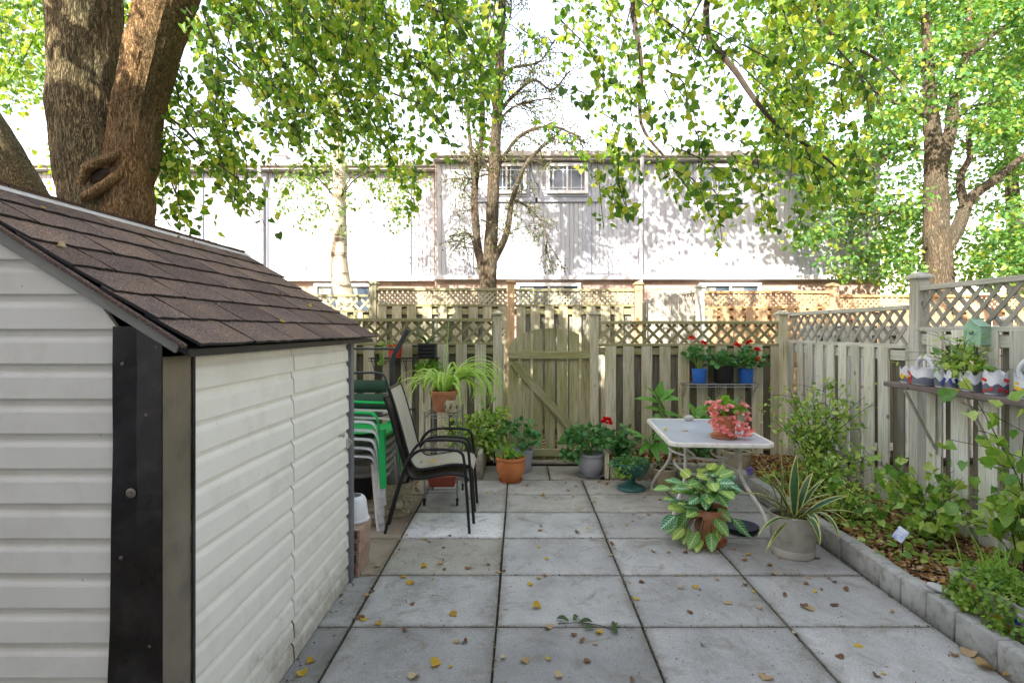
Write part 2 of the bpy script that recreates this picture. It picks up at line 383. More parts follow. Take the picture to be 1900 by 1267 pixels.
# brick with mortar
s = NT('brick_wall_far')
v = s.coords((1, 1, 1), rand=False)
sw = s.n('SeparateXYZ'); s.l(v, sw.inputs[0]); cb = s.n('CombineXYZ'); s.l(sw.outputs[0], cb.inputs[0]); s.l(sw.outputs[2], cb.inputs[1])
br = s.n('TexBrick'); s.l(cb.outputs[0], br.inputs['Vector'])
br.inputs['Color1'].default_value = (.36, .24, .19, 1); br.inputs['Color2'].default_value = (.48, .36, .30, 1); br.inputs['Mortar'].default_value = (.42, .38, .34, 1)
br.inputs['Scale'].default_value = 1.0; br.inputs['Brick Width'].default_value = .22; br.inputs['Row Height'].default_value = .075; br.inputs['Mortar Size'].default_value = .006
s.surf(br.outputs['Color'], .9, s.bump(br.outputs['Fac'], -.5, .01), 0, .2)

# ------------------------------------------------------------------ mesh helpers
def np_mesh(name, V, Fc, smooth=False):
    V = np.asarray(V, dtype=np.float32); Fc = np.asarray(Fc, dtype=np.int32)
    me = bpy.data.meshes.new(name)
    nv, nf, k = len(V), len(Fc), Fc.shape[1]
    me.vertices.add(nv); me.vertices.foreach_set('co', V.ravel())
    me.loops.add(nf * k); me.loops.foreach_set('vertex_index', Fc.ravel())
    me.polygons.add(nf)
    me.polygons.foreach_set('loop_start', np.arange(0, nf * k, k, dtype=np.int32))
    if smooth: me.polygons.foreach_set('use_smooth', np.ones(nf, dtype=bool))
    me.update(calc_edges=True)
    return me

def wloc(o):
    p = Vector((0, 0, 0))
    while o is not None:
        p = p + Vector(o.location); o = o.parent
    return p

def thing(name, label, cat, loc=(0, 0, 0), rz=0, group=None):
    o = bpy.data.objects.new(name, None); COL.objects.link(o)
    o.location = loc; o.rotation_euler = (0, 0, rz); o.empty_display_size = .1
    o['label'] = label; o['category'] = cat
    if group: o['group'] = group
    return o

def tag(o, label=None, cat=None, group=None, kind=None):
    if label: o['label'] = label
    if cat: o['category'] = cat
    if group: o['group'] = group
    if kind: o['kind'] = kind
    return o

def link(name, me, mats, parent=None, loc=(0, 0, 0), rot=(0, 0, 0), kind=None, label=None):
    o = bpy.data.objects.new(name, me); COL.objects.link(o)
    if mats is not None and len(me.materials) == 0:
        for m in ([mats] if isinstance(mats, str) else mats): me.materials.append(MATS[m])
    o.parent = parent; o.location = loc; o.rotation_euler = rot
    if kind: o['kind'] = kind
    if label: o['label'] = label
    return o

def copy_tree(o, parent=None):
    c = o.copy(); COL.objects.link(c); c.parent = parent
    for ch in list(o.children): copy_tree(ch, c)
    return c

class MB:
    def __init__(s): s.v = []; s.f = []; s.m = []; s.cur = 0
    def add(s, vs, fs):
        b = len(s.v); s.v += [tuple(v) for v in vs]
        for f in fs: s.f.append(tuple(i + b for i in f)); s.m.append(s.cur)
        return s
    def box(s, c, size, rot=None):
        c = Vector(c); hx, hy, hz = [x / 2 for x in size]
        vs = [Vector((x, y, z)) for x in (-hx, hx) for y in (-hy, hy) for z in (-hz, hz)]
        if rot is not None:
            q = rot if isinstance(rot, Matrix) else Euler(rot).to_matrix(); vs = [q @ v for v in vs]
        return s.add([v + c for v in vs], [(0, 1, 3, 2), (4, 6, 7, 5), (0, 4, 5, 1), (2, 3, 7, 6), (0, 2, 6, 4), (1, 5, 7, 3)])
    def cbox(s, c, size, ch=.004, rot=None):
        # chamfered box
        c = Vector(c); h = [x / 2 for x in size]; vs = []; idx = {}
        for ix in (-1, 1):
            for iy in (-1, 1):
                for iz in (-1, 1):
                    for a in range(3):
                        p = [ix * h[0], iy * h[1], iz * h[2]]
                        for b in range(3):
                            if b != a: p[b] -= (ix, iy, iz)[b] * ch
                        idx[(ix, iy, iz, a)] = len(vs); vs.append(Vector(p))
        fs = []
        I = idx
        for a in range(3):
            b, d = (a + 1) % 3, (a + 2) % 3
            for sg in (-1, 1):
                q = []
                for (u, w) in ((-1, -1), (1, -1), (1, 1), (-1, 1)):
                    k = [0, 0, 0]; k[a] = sg; k[b] = u; k[d] = w; q.append(I[(k[0], k[1], k[2], a)])
                fs.append(q if sg > 0 else q[::-1])
        for a in range(3):      # edges along axis a
            b, d = (a + 1) % 3, (a + 2) % 3
            for u in (-1, 1):
                for w in (-1, 1):
                    k0 = [0, 0, 0]; k1 = [0, 0, 0]
                    k0[a] = -1; k1[a] = 1; k0[b] = k1[b] = u; k0[d] = k1[d] = w
                    q = [I[(*k0, b)], I[(*k1, b)], I[(*k1, d)], I[(*k0, d)]]
                    fs.append(q if u * w < 0 else q[::-1])
        for ix in (-1, 1):
            for iy in (-1, 1):
                for iz in (-1, 1):
                    q = [I[(ix, iy, iz, 0)], I[(ix, iy, iz, 1)], I[(ix, iy, iz, 2)]]
                    fs.append(q if ix * iy * iz > 0 else q[::-1])
        if rot is not None:
            qm = rot if isinstance(rot, Matrix) else Euler(rot).to_matrix(); vs = [qm @ v for v in vs]
        return s.add([v + c for v in vs], fs)
    def beam(s, p0, p1, w, h, ch=.003, up=(0, 0, 1)):
        p0, p1 = Vector(p0), Vector(p1); d = p1 - p0; z = d.normalized()
        u = Vector(up)
        if abs(z.dot(u)) > .98: u = Vector((0, 1, 0))
        x = u.cross(z).normalized(); y = z.cross(x)
        m = Matrix((x, y, z)).transposed()
        return s.cbox((p0 + p1) / 2, (w, h, d.length), min(ch, w / 3, h / 3), m)
    def tube(s, pts, rad, n=8, cap=True):
        pts = [Vector(p) for p in pts]; N = len(pts)
        if isinstance(rad, (int, float)): rad = [rad] * N
        t0 = (pts[1] - pts[0]).normalized(); a = Vector((0, 0, 1)) if abs(t0.z) < .9 else Vector((1, 0, 0))
        x = a.cross(t0).normalized(); vs = []
        for i, p in enumerate(pts):
            t = (pts[min(i + 1, N - 1)] - pts[max(i - 1, 0)]).normalized()
            x = (x - t * x.dot(t)).normalized(); y = t.cross(x)
            for k in range(n):
                q = 2 * math.pi * k / n; vs.append(p + (x * math.cos(q) + y * math.sin(q)) * rad[i])
        fs = []
        for i in range(N - 1):
            for k in range(n):
                k2 = (k + 1) % n; fs.append((i * n + k, i * n + k2, (i + 1) * n + k2, (i + 1) * n + k))
        if cap: fs.append(tuple(range(n))[::-1]); fs.append(tuple((N - 1) * n + k for k in range(n)))
        return s.add(vs, fs)
    def lathe(s, prof, c=(0, 0, 0), n=28, sx=1, sy=1):
        # prof: list of (r, z), open profile revolved about z; r = 0 closes
        c = Vector(c); vs = []; fs = []; rows = []
        for r, z in prof:
            if r <= 1e-6: rows.append([len(vs)]); vs.append(c + Vector((0, 0, z)))
            else:
                rows.append(list(range(len(vs), len(vs) + n)))
                for k in range(n):
                    q = 2 * math.pi * k / n; vs.append(c + Vector((r * math.cos(q) * sx, r * math.sin(q) * sy, z)))
        for a, b in zip(rows, rows[1:]):
            for k in range(n):
                k2 = (k + 1) % n
                if len(a) == 1 and len(b) == 1: continue
                if len(a) == 1: fs.append((a[0], b[k2], b[k]))
                elif len(b) == 1: fs.append((a[k], a[k2], b[0]))
                else: fs.append((a[k], a[k2], b[k2], b[k]))
        return s.add(vs, fs)
    def prism(s, poly, axis, lo, hi):
        # poly of 2D points in the plane normal to axis ('x','y','z')
        def P(a, b, t): return {'x': (t, a, b), 'y': (a, t, b), 'z': (a, b, t)}[axis]
        n = len(poly); vs = [P(a, b, lo) for a, b in poly] + [P(a, b, hi) for a, b in poly]
        fs = [tuple(range(n))[::-1], tuple(range(n, 2 * n))] + [(i, (i + 1) % n, n + (i + 1) % n, n + i) for i in range(n)]
        return s.add(vs, fs)
    def grid(s, rows, closed=False):
        b = len(rows[0]); vs = [v for r in rows for v in r]; fs = []
        for i in range(len(rows) - 1):
            for j in range(b - 1 if not closed else b):
                j2 = (j + 1) % b; fs.append((i * b + j, i * b + j2, (i + 1) * b + j2, (i + 1) * b + j))
        return s.add(vs, fs)
    def mesh(s, name, smooth=False, off=(0, 0, 0)):
        me = bpy.data.meshes.new(name); o = Vector(off)
        me.from_pydata([tuple(Vector(v) - o) for v in s.v], [], s.f)
        if any(s.m): me.polygons.foreach_set('material_index', s.m)
        if smooth: me.polygons.foreach_set('use_smooth', [True] * len(s.f))
        me.update(); return me
    def build(s, name, mats, parent=None, smooth=False, kind=None, label=None, ang=40):
        me = s.mesh(name, False, wloc(parent) if parent is not None else (0, 0, 0))
        o = link(name, me, mats, parent, kind=kind, label=label)
        if smooth: shade(me, ang)
        return o

def shade(me, ang=40):
    me.polygons.foreach_set('use_smooth', [True] * len(me.polygons))
    try: me.set_sharp_from_angle(angle=R(ang))
    except Exception: pass

def curve(pts, n=8):
    # Catmull-Rom through pts
    P = [Vector(p) for p in pts]; P = [P[0] * 2 - P[1]] + P + [P[-1] * 2 - P[-2]]; out = []
    for i in range(1, len(P) - 2):
        a, b, c, d = P[i - 1], P[i], P[i + 1], P[i + 2]
        for k in range(n):
            t = k / n
            out.append(.5 * ((2 * b) + (c - a) * t + (2 * a - 5 * b + 4 * c - d) * t * t + (3 * b - a - 3 * c + d) * t ** 3))
    out.append(P[-2]); return out

def lerp_list(vals, n):
    out = []
    for i in range(len(vals) - 1):
        for k in range(n): out.append(vals[i] + (vals[i + 1] - vals[i]) * k / n)
    out.append(vals[-1]); return out

# leaf templates: base at origin, axis +Y, normal +Z, length 1
def tmpl(outline, fold=.12, curl=.1):
    pts = [(0.0, 0.0)] + outline + [(0.0, 1.0)]
    L_ = [(-x, y) for x, y in outline]
    V = [(0, 0, 0), (0, .5, -fold * .2), (0, 1.0, -curl)] + [(x, y, fold * abs(x) * 2 - curl * y * y) for x, y in outline] + [(-x, y, fold * abs(x) * 2 - curl * y * y) for x, y in outline]
    n = len(outline); Fc = []
    r = [0] + list(range(3, 3 + n)) + [2]; l = [0] + list(range(3 + n, 3 + 2 * n)) + [2]
    for a, b in zip(r, r[1:]): Fc.append((1, a, b))
    for a, b in zip(l, l[1:]): Fc.append((1, b, a))
    return np.array(V, dtype=np.float32), np.array(Fc, dtype=np.int32)
T_HEART = tmpl([(.36, -.06), (.50, .22), (.40, .58)])
T_OVATE = tmpl([(.22, .18), (.28, .45), (.15, .8)])
T_HEART2 = tmpl([(.34, -.05), (.46, .24), (.37, .56)], .42, .28)
T_HEART3 = tmpl([(.30, .0), (.40, .28), (.30, .6)], -.25, -.2)
T_ROUND = tmpl([(.38, .05), (.5, .45), (.33, .88)])
T_LANCE = tmpl([(.12, .25), (.13, .6)])
T_LOBED = tmpl([(.26, -.05), (.44, .06), (.40, .24), (.48, .46), (.32, .60), (.20, .80)], .22, .22)
T_QUAD = (np.array([(0, 0, 0), (.36, .45, .05), (0, 1, 0), (-.36, .45, .05)], dtype=np.float32), np.array([(0, 1, 2), (0, 2, 3)], dtype=np.int32))

def scatter(name, T, pos, axis, nrm, size, mat, parent=None, kind='stuff', wmul=1.0):
    V, Fc = T; pos = np.asarray(pos, dtype=np.float32); N = len(pos)
    y = np.asarray(axis, dtype=np.float32); y = y / (np.linalg.norm(y, axis=1, keepdims=True) + 1e-9)
    z = np.asarray(nrm, dtype=np.float32); z = z - y * np.sum(y * z, axis=1, keepdims=True); z = z / (np.linalg.norm(z, axis=1, keepdims=True) + 1e-9)
    x = np.cross(y, z)
    sz = np.asarray(size, dtype=np.float32).reshape(-1, 1, 1)
    VV = (V[None, :, 0:1] * wmul * x[:, None, :] + V[None, :, 1:2] * y[:, None, :] + V[None, :, 2:3] * z[:, None, :]) * sz + pos[:, None, :]
    off = np.array(wloc(parent) if parent is not None else (0, 0, 0), dtype=np.float32)
    VV = VV.reshape(-1, 3) - off
    FF = (Fc[None] + (np.arange(N, dtype=np.int32) * len(V))[:, None, None]).reshape(-1, 3)
    me = np_mesh(name, VV, FF)
    return link(name, me, mat, parent, kind=kind)

def rdir(N): 
    v = rng.normal(size=(N, 3)); return v / np.linalg.norm(v, axis=1, keepdims=True)
# ================================================================== ground
mb = MB(); mb.grid([[(x, y, -.06) for x in (-150, -20, 20, 150)] for y in (-150, -10, 20, 300)])
tag(mb.build('ground', 'ground_earth'), kind='structure')
mb = MB(); mb.box((.2, 1.5, -.045), (3.96, 9.7, .03)); tag(mb.build('patio_sand_bed', 'joint_sand'), kind='structure')

# patio: slabs are pieces of the patio
patio = bpy.data.objects.new('patio', None); COL.objects.link(patio); patio['kind'] = 'structure'
xs = [-1.655, -.89, -.125, .64, 1.405, 2.165]
ys = [-1.6, -.99, -.38, .23, .84, 1.64, 2.25, 2.86, 3.46, 4.075, 4.65, 5.15, 5.66]
GREY = (.30, .305, .315)
cols = {}
for i in range(5):
    for j in range(12):
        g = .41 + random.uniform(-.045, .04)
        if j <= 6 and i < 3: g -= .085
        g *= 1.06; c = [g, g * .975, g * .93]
        if i == 0 and j >= 8: c = [.38, .32, .235]
        if i == 1 and j == 8: c = [.42, .395, .335]
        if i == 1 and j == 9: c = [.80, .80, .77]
        if i == 2 and j in (9,): c = [.49, .485, .47]
        if j >= 10: c = [c[0] * 1.0, c[1] * .98, c[2] * .93]
        cols[i, j] = c
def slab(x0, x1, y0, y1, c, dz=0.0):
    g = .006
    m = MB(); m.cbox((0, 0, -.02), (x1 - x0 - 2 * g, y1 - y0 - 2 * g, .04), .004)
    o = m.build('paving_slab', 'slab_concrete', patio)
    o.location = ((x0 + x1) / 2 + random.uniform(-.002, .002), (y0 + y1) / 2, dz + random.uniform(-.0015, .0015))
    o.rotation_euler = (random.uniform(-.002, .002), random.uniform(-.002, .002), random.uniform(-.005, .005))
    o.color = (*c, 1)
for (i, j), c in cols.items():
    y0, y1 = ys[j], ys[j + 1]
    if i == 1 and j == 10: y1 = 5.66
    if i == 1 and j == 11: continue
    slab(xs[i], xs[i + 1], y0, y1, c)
for x0, x1, c in ((-.40, .31, (.40, .38, .33)), (.31, .84, (.43, .41, .36))): slab(x0, x1, 5.66, 6.25, c)

# raised bed soil on the right, at the back right and at the back left
def soil_sheet(name, x0, x1, y0, y1, z, amp=.03, n=26):
    rows = []
    for j in range(n + 1):
        y = y0 + (y1 - y0) * j / n
        rows.append([(x0 + (x1 - x0) * i / 14, y, z + amp * mnoise.noise(Vector((x0 + (x1 - x0) * i / 14, y, 0)) * 2.5)) for i in range(15)])
    m = MB(); m.grid(rows); return tag(m.build(name, 'soil', smooth=True), kind='structure')
soil_sheet('bed_soil', 2.2, 3.3, .3, 6.5, .09)
soil_sheet('bed_soil', .93, 2.25, 5.73, 6.5, .11)
soil_sheet('bed_soil', -3.4, -.5, 5.75, 6.5, .09)
soil_sheet('lane_soil', -4.5, 7, 6.5, 7.75, -.01, .02)

# garden kerb of rounded blocks
kerb = thing('garden_kerb', 'row of small grey concrete kerb blocks along the right flower bed', 'kerb')
y = .9
yy = [3.75, 3.33, 3.14, 2.946, 2.75, 2.505]
edges = [.9, 1.12, 1.34, 1.57, 1.8, 2.03, 2.27] + sorted(yy) + [3.96, 4.17, 4.38, 4.6, 4.82, 5.04, 5.26, 5.48, 5.66]
for k, (a, b) in enumerate(zip(edges, edges[1:])):
    m = MB(); m.cbox((0, 0, 0), (.095, b - a - .008, .19), .007)
    me = m.mesh('kerb_block'); o = link('kerb_block', me, 'curb_concrete', kerb); shade(me, 50)
    o.location = (2.235 - .006 * max(0, (3.6 - a)) + random.uniform(-.005, .005), (a + b) / 2, .04 + random.uniform(-.006, .006)); o.rotation_euler = (random.uniform(-.02, .02), random.uniform(-.02, .02), random.uniform(-.03, .03))
bk = thing('back_bed_kerb', 'row of worn grey blocks edging the soil under the glass table', 'kerb')
x = .93
while x < 2.1:
    w = random.uniform(.18, .24); m = MB(); m.cbox((0, 0, 0), (w - .008, .09, .2), .016); me = m.mesh('kerb_block'); shade(me, 50)
    link('kerb_block', me, 'stone_old', bk, (x + w / 2, 5.70 + random.uniform(-.01, .01), .06), (random.uniform(-.03, .03), 0, random.uniform(-.03, .03))); x += w
lk = thing('left_bed_kerb', 'rough stone blocks edging the left back bed beside the cart', 'kerb')
x = -.52
for w in (.13, .2, .22, .2, .22, .2):
    m = MB(); m.cbox((0, 0, 0), (w - .008, .09, .24), .02); me = m.mesh('kerb_block'); shade(me, 50)
    link('kerb_block', me, 'stone_old', lk, (x - w / 2 + .12, 5.70 + random.uniform(-.01, .01), .09), (random.uniform(-.04, .04), 0, random.uniform(-.04, .04))); x -= w
for nm, x, lab in (('plank', -.42, 'grey plank edging the left bed beside the garden gate'), ('plank', .905, 'grey plank edging the right bed beside the garden gate')):
    m = MB(); m.cbox((x, 6.0, .13), (.045, .62, .27), .006); o = m.build('edging_plank', 'wood_grey_green'); tag(o, lab, 'plank')

# ================================================================== fences
def frame2(p0, p1, side):
    p0 = Vector((p0[0], p0[1], 0)); p1 = Vector((p1[0], p1[1], 0)); L_ = (p1 - p0).length; u = (p1 - p0) / L_
    n = Vector((u.y, -u.x, 0)) * side
    return p0, L_, u, n, math.atan2(u.y, u.x)
BOARD = {}
def board_mesh(w, t, l, mat, ch=.003):
    k = (round(w, 3), round(t, 3), round(l, 3), mat)
    if k not in BOARD:
        m = MB(); m.cbox((0, 0, l / 2), (w, t, l), ch); me = m.mesh('board'); me.materials.append(MATS[mat]); BOARD[k] = me
    return BOARD[k]
def post(root, p, h, w, mat, cap=True, n=(0, 0, 0), z0=0):
    b = link('post', board_mesh(w, w, h - z0, mat, .006), None, root); b.location = Vector((p[0], p[1], z0)) - wloc(root); b.rotation_euler = (0, 0, n[2] if len(n) > 2 else 0)
    if cap:
        m = MB(); e = w * .98
        m.lathe([(0, .0), (e * 1.02, .0), (e * 1.02, .018), (e * .72, .03), (e * .72, .036), (0, .055)], n=4)
        c = link('post_cap', m.mesh('post_cap'), mat, root); c.location = Vector((p[0], p[1], h)) - wloc(root); c.rotation_euler = (0, 0, R(45) + (n[2] if len(n) > 2 else 0))
def lattice(root, p0, u, n, ang, L_, z0, z1, step, w, mat, off=.0, joined=False):
    H = z1 - z0; objs = MB() if joined else None
    base = p0 + n * off
    for sgn, o2 in ((1, 0), (-1, -.009)):
        s = -H + .03
        while s < L_:
            a, b = max(0, s), min(L_, s + H)
            if b - a > .03:
                za = z0 + (a - s) if sgn > 0 else z1 - (a - s); zb = z0 + (b - s) if sgn > 0 else z1 - (b - s)
                A = base + u * a + n * o2; A.z = za; B = base + u * b + n * o2; B.z = zb
                if joined: objs.beam(A, B, w, .007, .0015, up=tuple(n))
                else:
                    ln = round((B - A).length, 2)
                    o = link('lattice_slat', board_mesh(w, .008, ln, mat, .0015), None, root)
                    o.location = A - wloc(root); o.rotation_euler = (0, R(45) if sgn > 0 else R(135), ang)
            s += step
    if joined: objs.build('lattice_panel', mat, root, kind='stuff')
def fence(name, label, p0, p1, side, zb, zt, lz0, lz1, mats, posts=(), post_h=0, bw=.13, bs=.215, lstep=.145, lw=.034, joined=False, grp=None, rail=True, cap_over=.0, first=.03, gapstart=0, midrail=None):
    P0, L_, u, n, ang = frame2(p0, p1, side)
    root = thing(name, label, 'fence', tuple(P0), group=grp)
    fm, bm, rm = mats
    k = 0; s = first
    while s + bw * .5 < L_:
        w = bw + random.uniform(-.004, .004)
        if s + w < L_ + .02:
            o = link('board', board_mesh(w, .018, zt - zb, fm, .003), None, root)
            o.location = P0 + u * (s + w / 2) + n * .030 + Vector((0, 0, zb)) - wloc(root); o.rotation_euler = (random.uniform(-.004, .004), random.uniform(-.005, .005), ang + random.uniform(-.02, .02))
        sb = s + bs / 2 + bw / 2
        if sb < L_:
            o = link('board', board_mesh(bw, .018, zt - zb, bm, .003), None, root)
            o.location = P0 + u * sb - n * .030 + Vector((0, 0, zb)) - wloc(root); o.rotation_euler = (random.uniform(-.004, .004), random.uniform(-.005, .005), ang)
        s += bs
    rails = [(zt - .075, .036, .085, 0.0), (zb + .12, .036, .085, 0.0)]
    if midrail: rails.append((midrail, .036, .085, 0.0))
    for z, t, h, o_ in rails:
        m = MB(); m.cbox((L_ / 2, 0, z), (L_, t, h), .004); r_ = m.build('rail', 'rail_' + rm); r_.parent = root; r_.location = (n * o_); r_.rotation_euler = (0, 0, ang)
    if lz1:
        for z, t, h in ((lz1 - .02, .07, .038), (lz0 - .016, .075, .034)):
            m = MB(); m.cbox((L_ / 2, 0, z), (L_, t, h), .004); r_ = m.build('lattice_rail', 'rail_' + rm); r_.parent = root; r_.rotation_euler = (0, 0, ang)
        lattice(root, P0, u, n, ang, L_, lz0, lz1 - .038, lstep, lw, {'wood_grey_green': 'lattice_green_shaded', 'wood_grey_pale': 'lattice_pale_shaded'}.get(rm, rm), .008, joined)
    for q in posts:
        p = P0 + u * q; post(root, p, post_h, .1, fm, True, (0, 0, ang))
    return root
# rails carry grain along x
wood('rail_wood_grey_green', (.42, .40, .27), (.31, .30, .16), (.14, .13, .06), (.25, .25, .08), .75, 'x')  # olive darkened to go with the lattice, shade put into the colour
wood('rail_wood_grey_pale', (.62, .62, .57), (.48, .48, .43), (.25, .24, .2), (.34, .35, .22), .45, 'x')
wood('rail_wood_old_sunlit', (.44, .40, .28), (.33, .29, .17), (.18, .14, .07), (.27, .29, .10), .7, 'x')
wood('rail_wood_cedar', (.60, .38, .20), (.50, .29, .13), (.30, .16, .07), (.45, .30, .15), .4, 'x')
wood('rail_wood_pale_gate', (.48, .47, .42), (.37, .36, .32), (.2, .19, .16), (.3, .3, .2), .4, 'x')

G = ('wood_grey_green', 'wood_grey_back_shaded', 'wood_grey_green'); PL = ('wood_grey_pale', 'wood_grey_back_shaded', 'wood_grey_pale')
YF = 6.42
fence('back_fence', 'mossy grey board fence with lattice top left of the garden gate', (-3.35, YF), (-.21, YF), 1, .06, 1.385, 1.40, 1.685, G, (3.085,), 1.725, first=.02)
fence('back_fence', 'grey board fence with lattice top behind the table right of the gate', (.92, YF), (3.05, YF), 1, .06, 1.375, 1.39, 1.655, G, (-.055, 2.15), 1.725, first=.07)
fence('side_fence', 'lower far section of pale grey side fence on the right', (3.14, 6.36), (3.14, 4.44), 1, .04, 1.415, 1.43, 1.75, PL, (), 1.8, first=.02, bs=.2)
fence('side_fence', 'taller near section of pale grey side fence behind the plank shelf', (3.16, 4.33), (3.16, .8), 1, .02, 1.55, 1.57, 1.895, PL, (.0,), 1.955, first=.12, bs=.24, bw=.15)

fence('neighbour_fence', 'plain grey board fence in line beyond the right side fence', (3.3, YF), (8.2, YF), 1, .06, 1.60, 0, 0, PL, (2.4,), 1.66)
fence('neighbour_fence', 'plain grey board fence in line beyond the shed on the left', (-8, YF), (-3.5, YF), 1, .06, 1.60, 0, 0, G, (), 1.66)
# garden gate with arched top
gate = thing('garden_gate', 'weathered wooden garden gate with arched top and diagonal brace', 'gate', (.36, YF, 0))
bx0 = -.135
for k in range(7):
    x0 = bx0 + k * .1425; x1 = x0 + .114; cxm = .352; Rr = .495
    def top(x): return 1.30 + .27 * math.sqrt(max(0, 1 - ((x - cxm) / Rr) ** 2))
    poly = [(x0, .03), (x1, .03)] + [(x1 + (x0 - x1) * i / 6, top(x1 + (x0 - x1) * i / 6)) for i in range(7)]
    m = MB(); m.prism(poly, 'y', YF - .01, YF + .01); m.build('board', 'gate_wood', gate)
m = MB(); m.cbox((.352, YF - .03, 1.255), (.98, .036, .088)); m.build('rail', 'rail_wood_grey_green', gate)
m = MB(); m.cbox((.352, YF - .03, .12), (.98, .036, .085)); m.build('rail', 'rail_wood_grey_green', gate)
m = MB(); m.cbox((0, 0, 0), (.088, .034, 1.28)); br_ = m.build('brace', 'gate_wood'); br_.parent = gate; br_.location = Vector((.345, YF - .031, .69)) - Vector((.36, YF, 0)); br_.rotation_euler = (0, R(-41.5), 0)
m = MB(); m.cbox((.352, YF - .0, .0), (1.0, .09, .03)); m.build('threshold', 'stone_old', gate)

# second row of fences across the lane, in the sun
Y2 = 7.8
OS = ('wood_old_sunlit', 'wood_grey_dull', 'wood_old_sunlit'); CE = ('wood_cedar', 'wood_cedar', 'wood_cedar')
fence('lane_fence', 'low wide-lattice fence in front of the birch across the lane', (-5.2, Y2), (-2.15, Y2), 1, .05, 1.80, 1.83, 2.055, OS, (), 2.1, lstep=.17)
fence('lane_fence', 'old sunlit fence with fine rusty lattice left of the bare tree', (-2.09, Y2), (-.19, Y2), 1, .05, 1.885, 1.91, 2.145, OS, (-.0,), 2.2, lstep=.075, lw=.028, joined=True, first=.06)
fence('lane_fence', 'old sunlit fence with fine lattice seen above the garden gate', (-.08, Y2), (1.62, Y2), 1, .05, 1.885, 1.91, 2.135, OS, (), 2.2, lstep=.075, lw=.028, joined=True, first=.03, bs=.2)
c3 = fence('lane_fence', 'orange cedar fence with fine lattice right of the open arch gate', (2.62, Y2), (4.40, Y2), 1, .05, 1.86, 1.885, 2.105, CE, (1.83,), 2.17, lstep=.075, lw=.03, joined=True, first=.05, bs=.18)
fence('lane_fence', 'lowest orange cedar fence behind the tall side-fence post', (4.50, Y2), (8.4, Y2), 1, .05, 1.80, 1.83, 2.05, CE, (), 2.1, lstep=.075, lw=.03, joined=True, first=.05, bs=.18)
for x, h, mt, lab in ((-.13, 2.22, 'wood_cedar', 'newer orange cedar fence post standing between two fine lattice panels'), (1.68, 2.19, 'wood_cedar', 'orange cedar fence post ending the fine lattice beside the downpipe'), (2.56, 2.15, 'wood_grey_pale', 'grey fence post between the arch gate and orange fence')):
    r_ = thing('fence_post', lab, 'post', (x, Y2 - .02, 0)); post(r_, (x, Y2 - .02), h, .1, mt)
# neighbour's open arch gate
ag = thing('arch_gate', 'pale grey arched gate standing ajar between lattice and orange fence', 'gate', (2.5, Y2, 0))
for k in range(7):
    a = k / 7; x0 = 2.50 - a * .74; x1 = x0 - .10; yy_ = Y2 + .05 + a * .28
    def tp(x): 
        t = (2.5 - x) / .74; return 1.80 + .30 * math.sin(math.pi * min(1, max(0, .12 + t * .78)))
    poly = [(x1, .05), (x0, .05)] + [(x0 + (x1 - x0) * i / 4, tp(x0 + (x1 - x0) * i / 4)) for i in range(5)]
    m = MB(); m.prism(poly, 'y', yy_, yy_ + .02); m.build('board', 'wood_pale_gate', ag)
m = MB(); m.beam((2.5, Y2 + .09, 1.7), (1.76, Y2 + .37, 1.7), .036, .09); m.build('rail', 'wood_pale_gate', ag)
fence('yard_divider_fence', 'grey lattice-topped divider fence running back from the arch gate', (2.56, Y2 + .2), (2.56, 11.2), -1, .05, 1.80, 1.83, 2.13, PL, (), 2.2)
fence('yard_divider_fence', 'grey divider fence behind the lattice near the birch tree', (-2.2, Y2 + .2), (-2.2, 11.6), 1, .05, 1.75, 1.78, 2.0, PL, (), 2.2)

# ================================================================== shed
SX, SY0, SY1 = -1.07, 1.64, 3.40
EX, EZ, RX, RZ = -.955, 1.505, -1.83, 2.05
LX = 2 * RX - SX
shed = thing('garden_shed', 'white vinyl sided garden shed with brown shingle roof', 'shed', ((SX + LX) / 2, (SY0 + SY1) / 2, 0))
slope = (RZ - EZ) / (EX - RX)
# inner carcass so nothing shows through the seams
m = MB(); m.prism([(LX + .05, -.02), (SX - .05, -.02), (SX - .05, EZ - .06), (RX, RZ - .10), (LX + .05, EZ - .06)], 'y', SY0 + .03, SY1 - .03); m.build('carcass', 'trim_grey', shed)
def lap_profile(h): return [(0, 0), (.0165, 0), (.017, .003), (.0145, h * .6), (.0125, h * .67), (.005, h * .80), (.003, h + .004), (0, h + .004)]
H = .1035
z = 0.0; k = 0
while z < 1.92:          # gable wall facing the camera, courses cut by the roof slope
    zt = min(z + H, 1.95)
    half = (RZ - .045 - zt) / slope
    xl = max(LX, RX - half); xr = min(SX - .125 + .0, RX + half)
    if xr - xl > .05:
        half0 = (RZ - .045 - z) / slope
        xl0 = max(LX, RX - half0); xr0 = min(SX - .125, RX + half0)
        vs = []; pr = lap_profile(H)
        for x_ in range(2):
            for d, dz in pr:
                t = min(1, dz / H); X = (xl0 + (xl - xl0) * t) if x_ == 0 else (xr0 + (xr - xr0) * t)
                vs.append((X, SY0 - d, z + dz))
        n_ = len(pr); fs = [(i, (i + 1) % n_, n_ + (i + 1) % n_, n_ + i) for i in range(n_)] + [tuple(range(n_))[::-1], tuple(range(n_, 2 * n_))]
        m = MB(); m.add(vs, fs); m.build('siding_board', 'shed_siding', shed)
    z += H
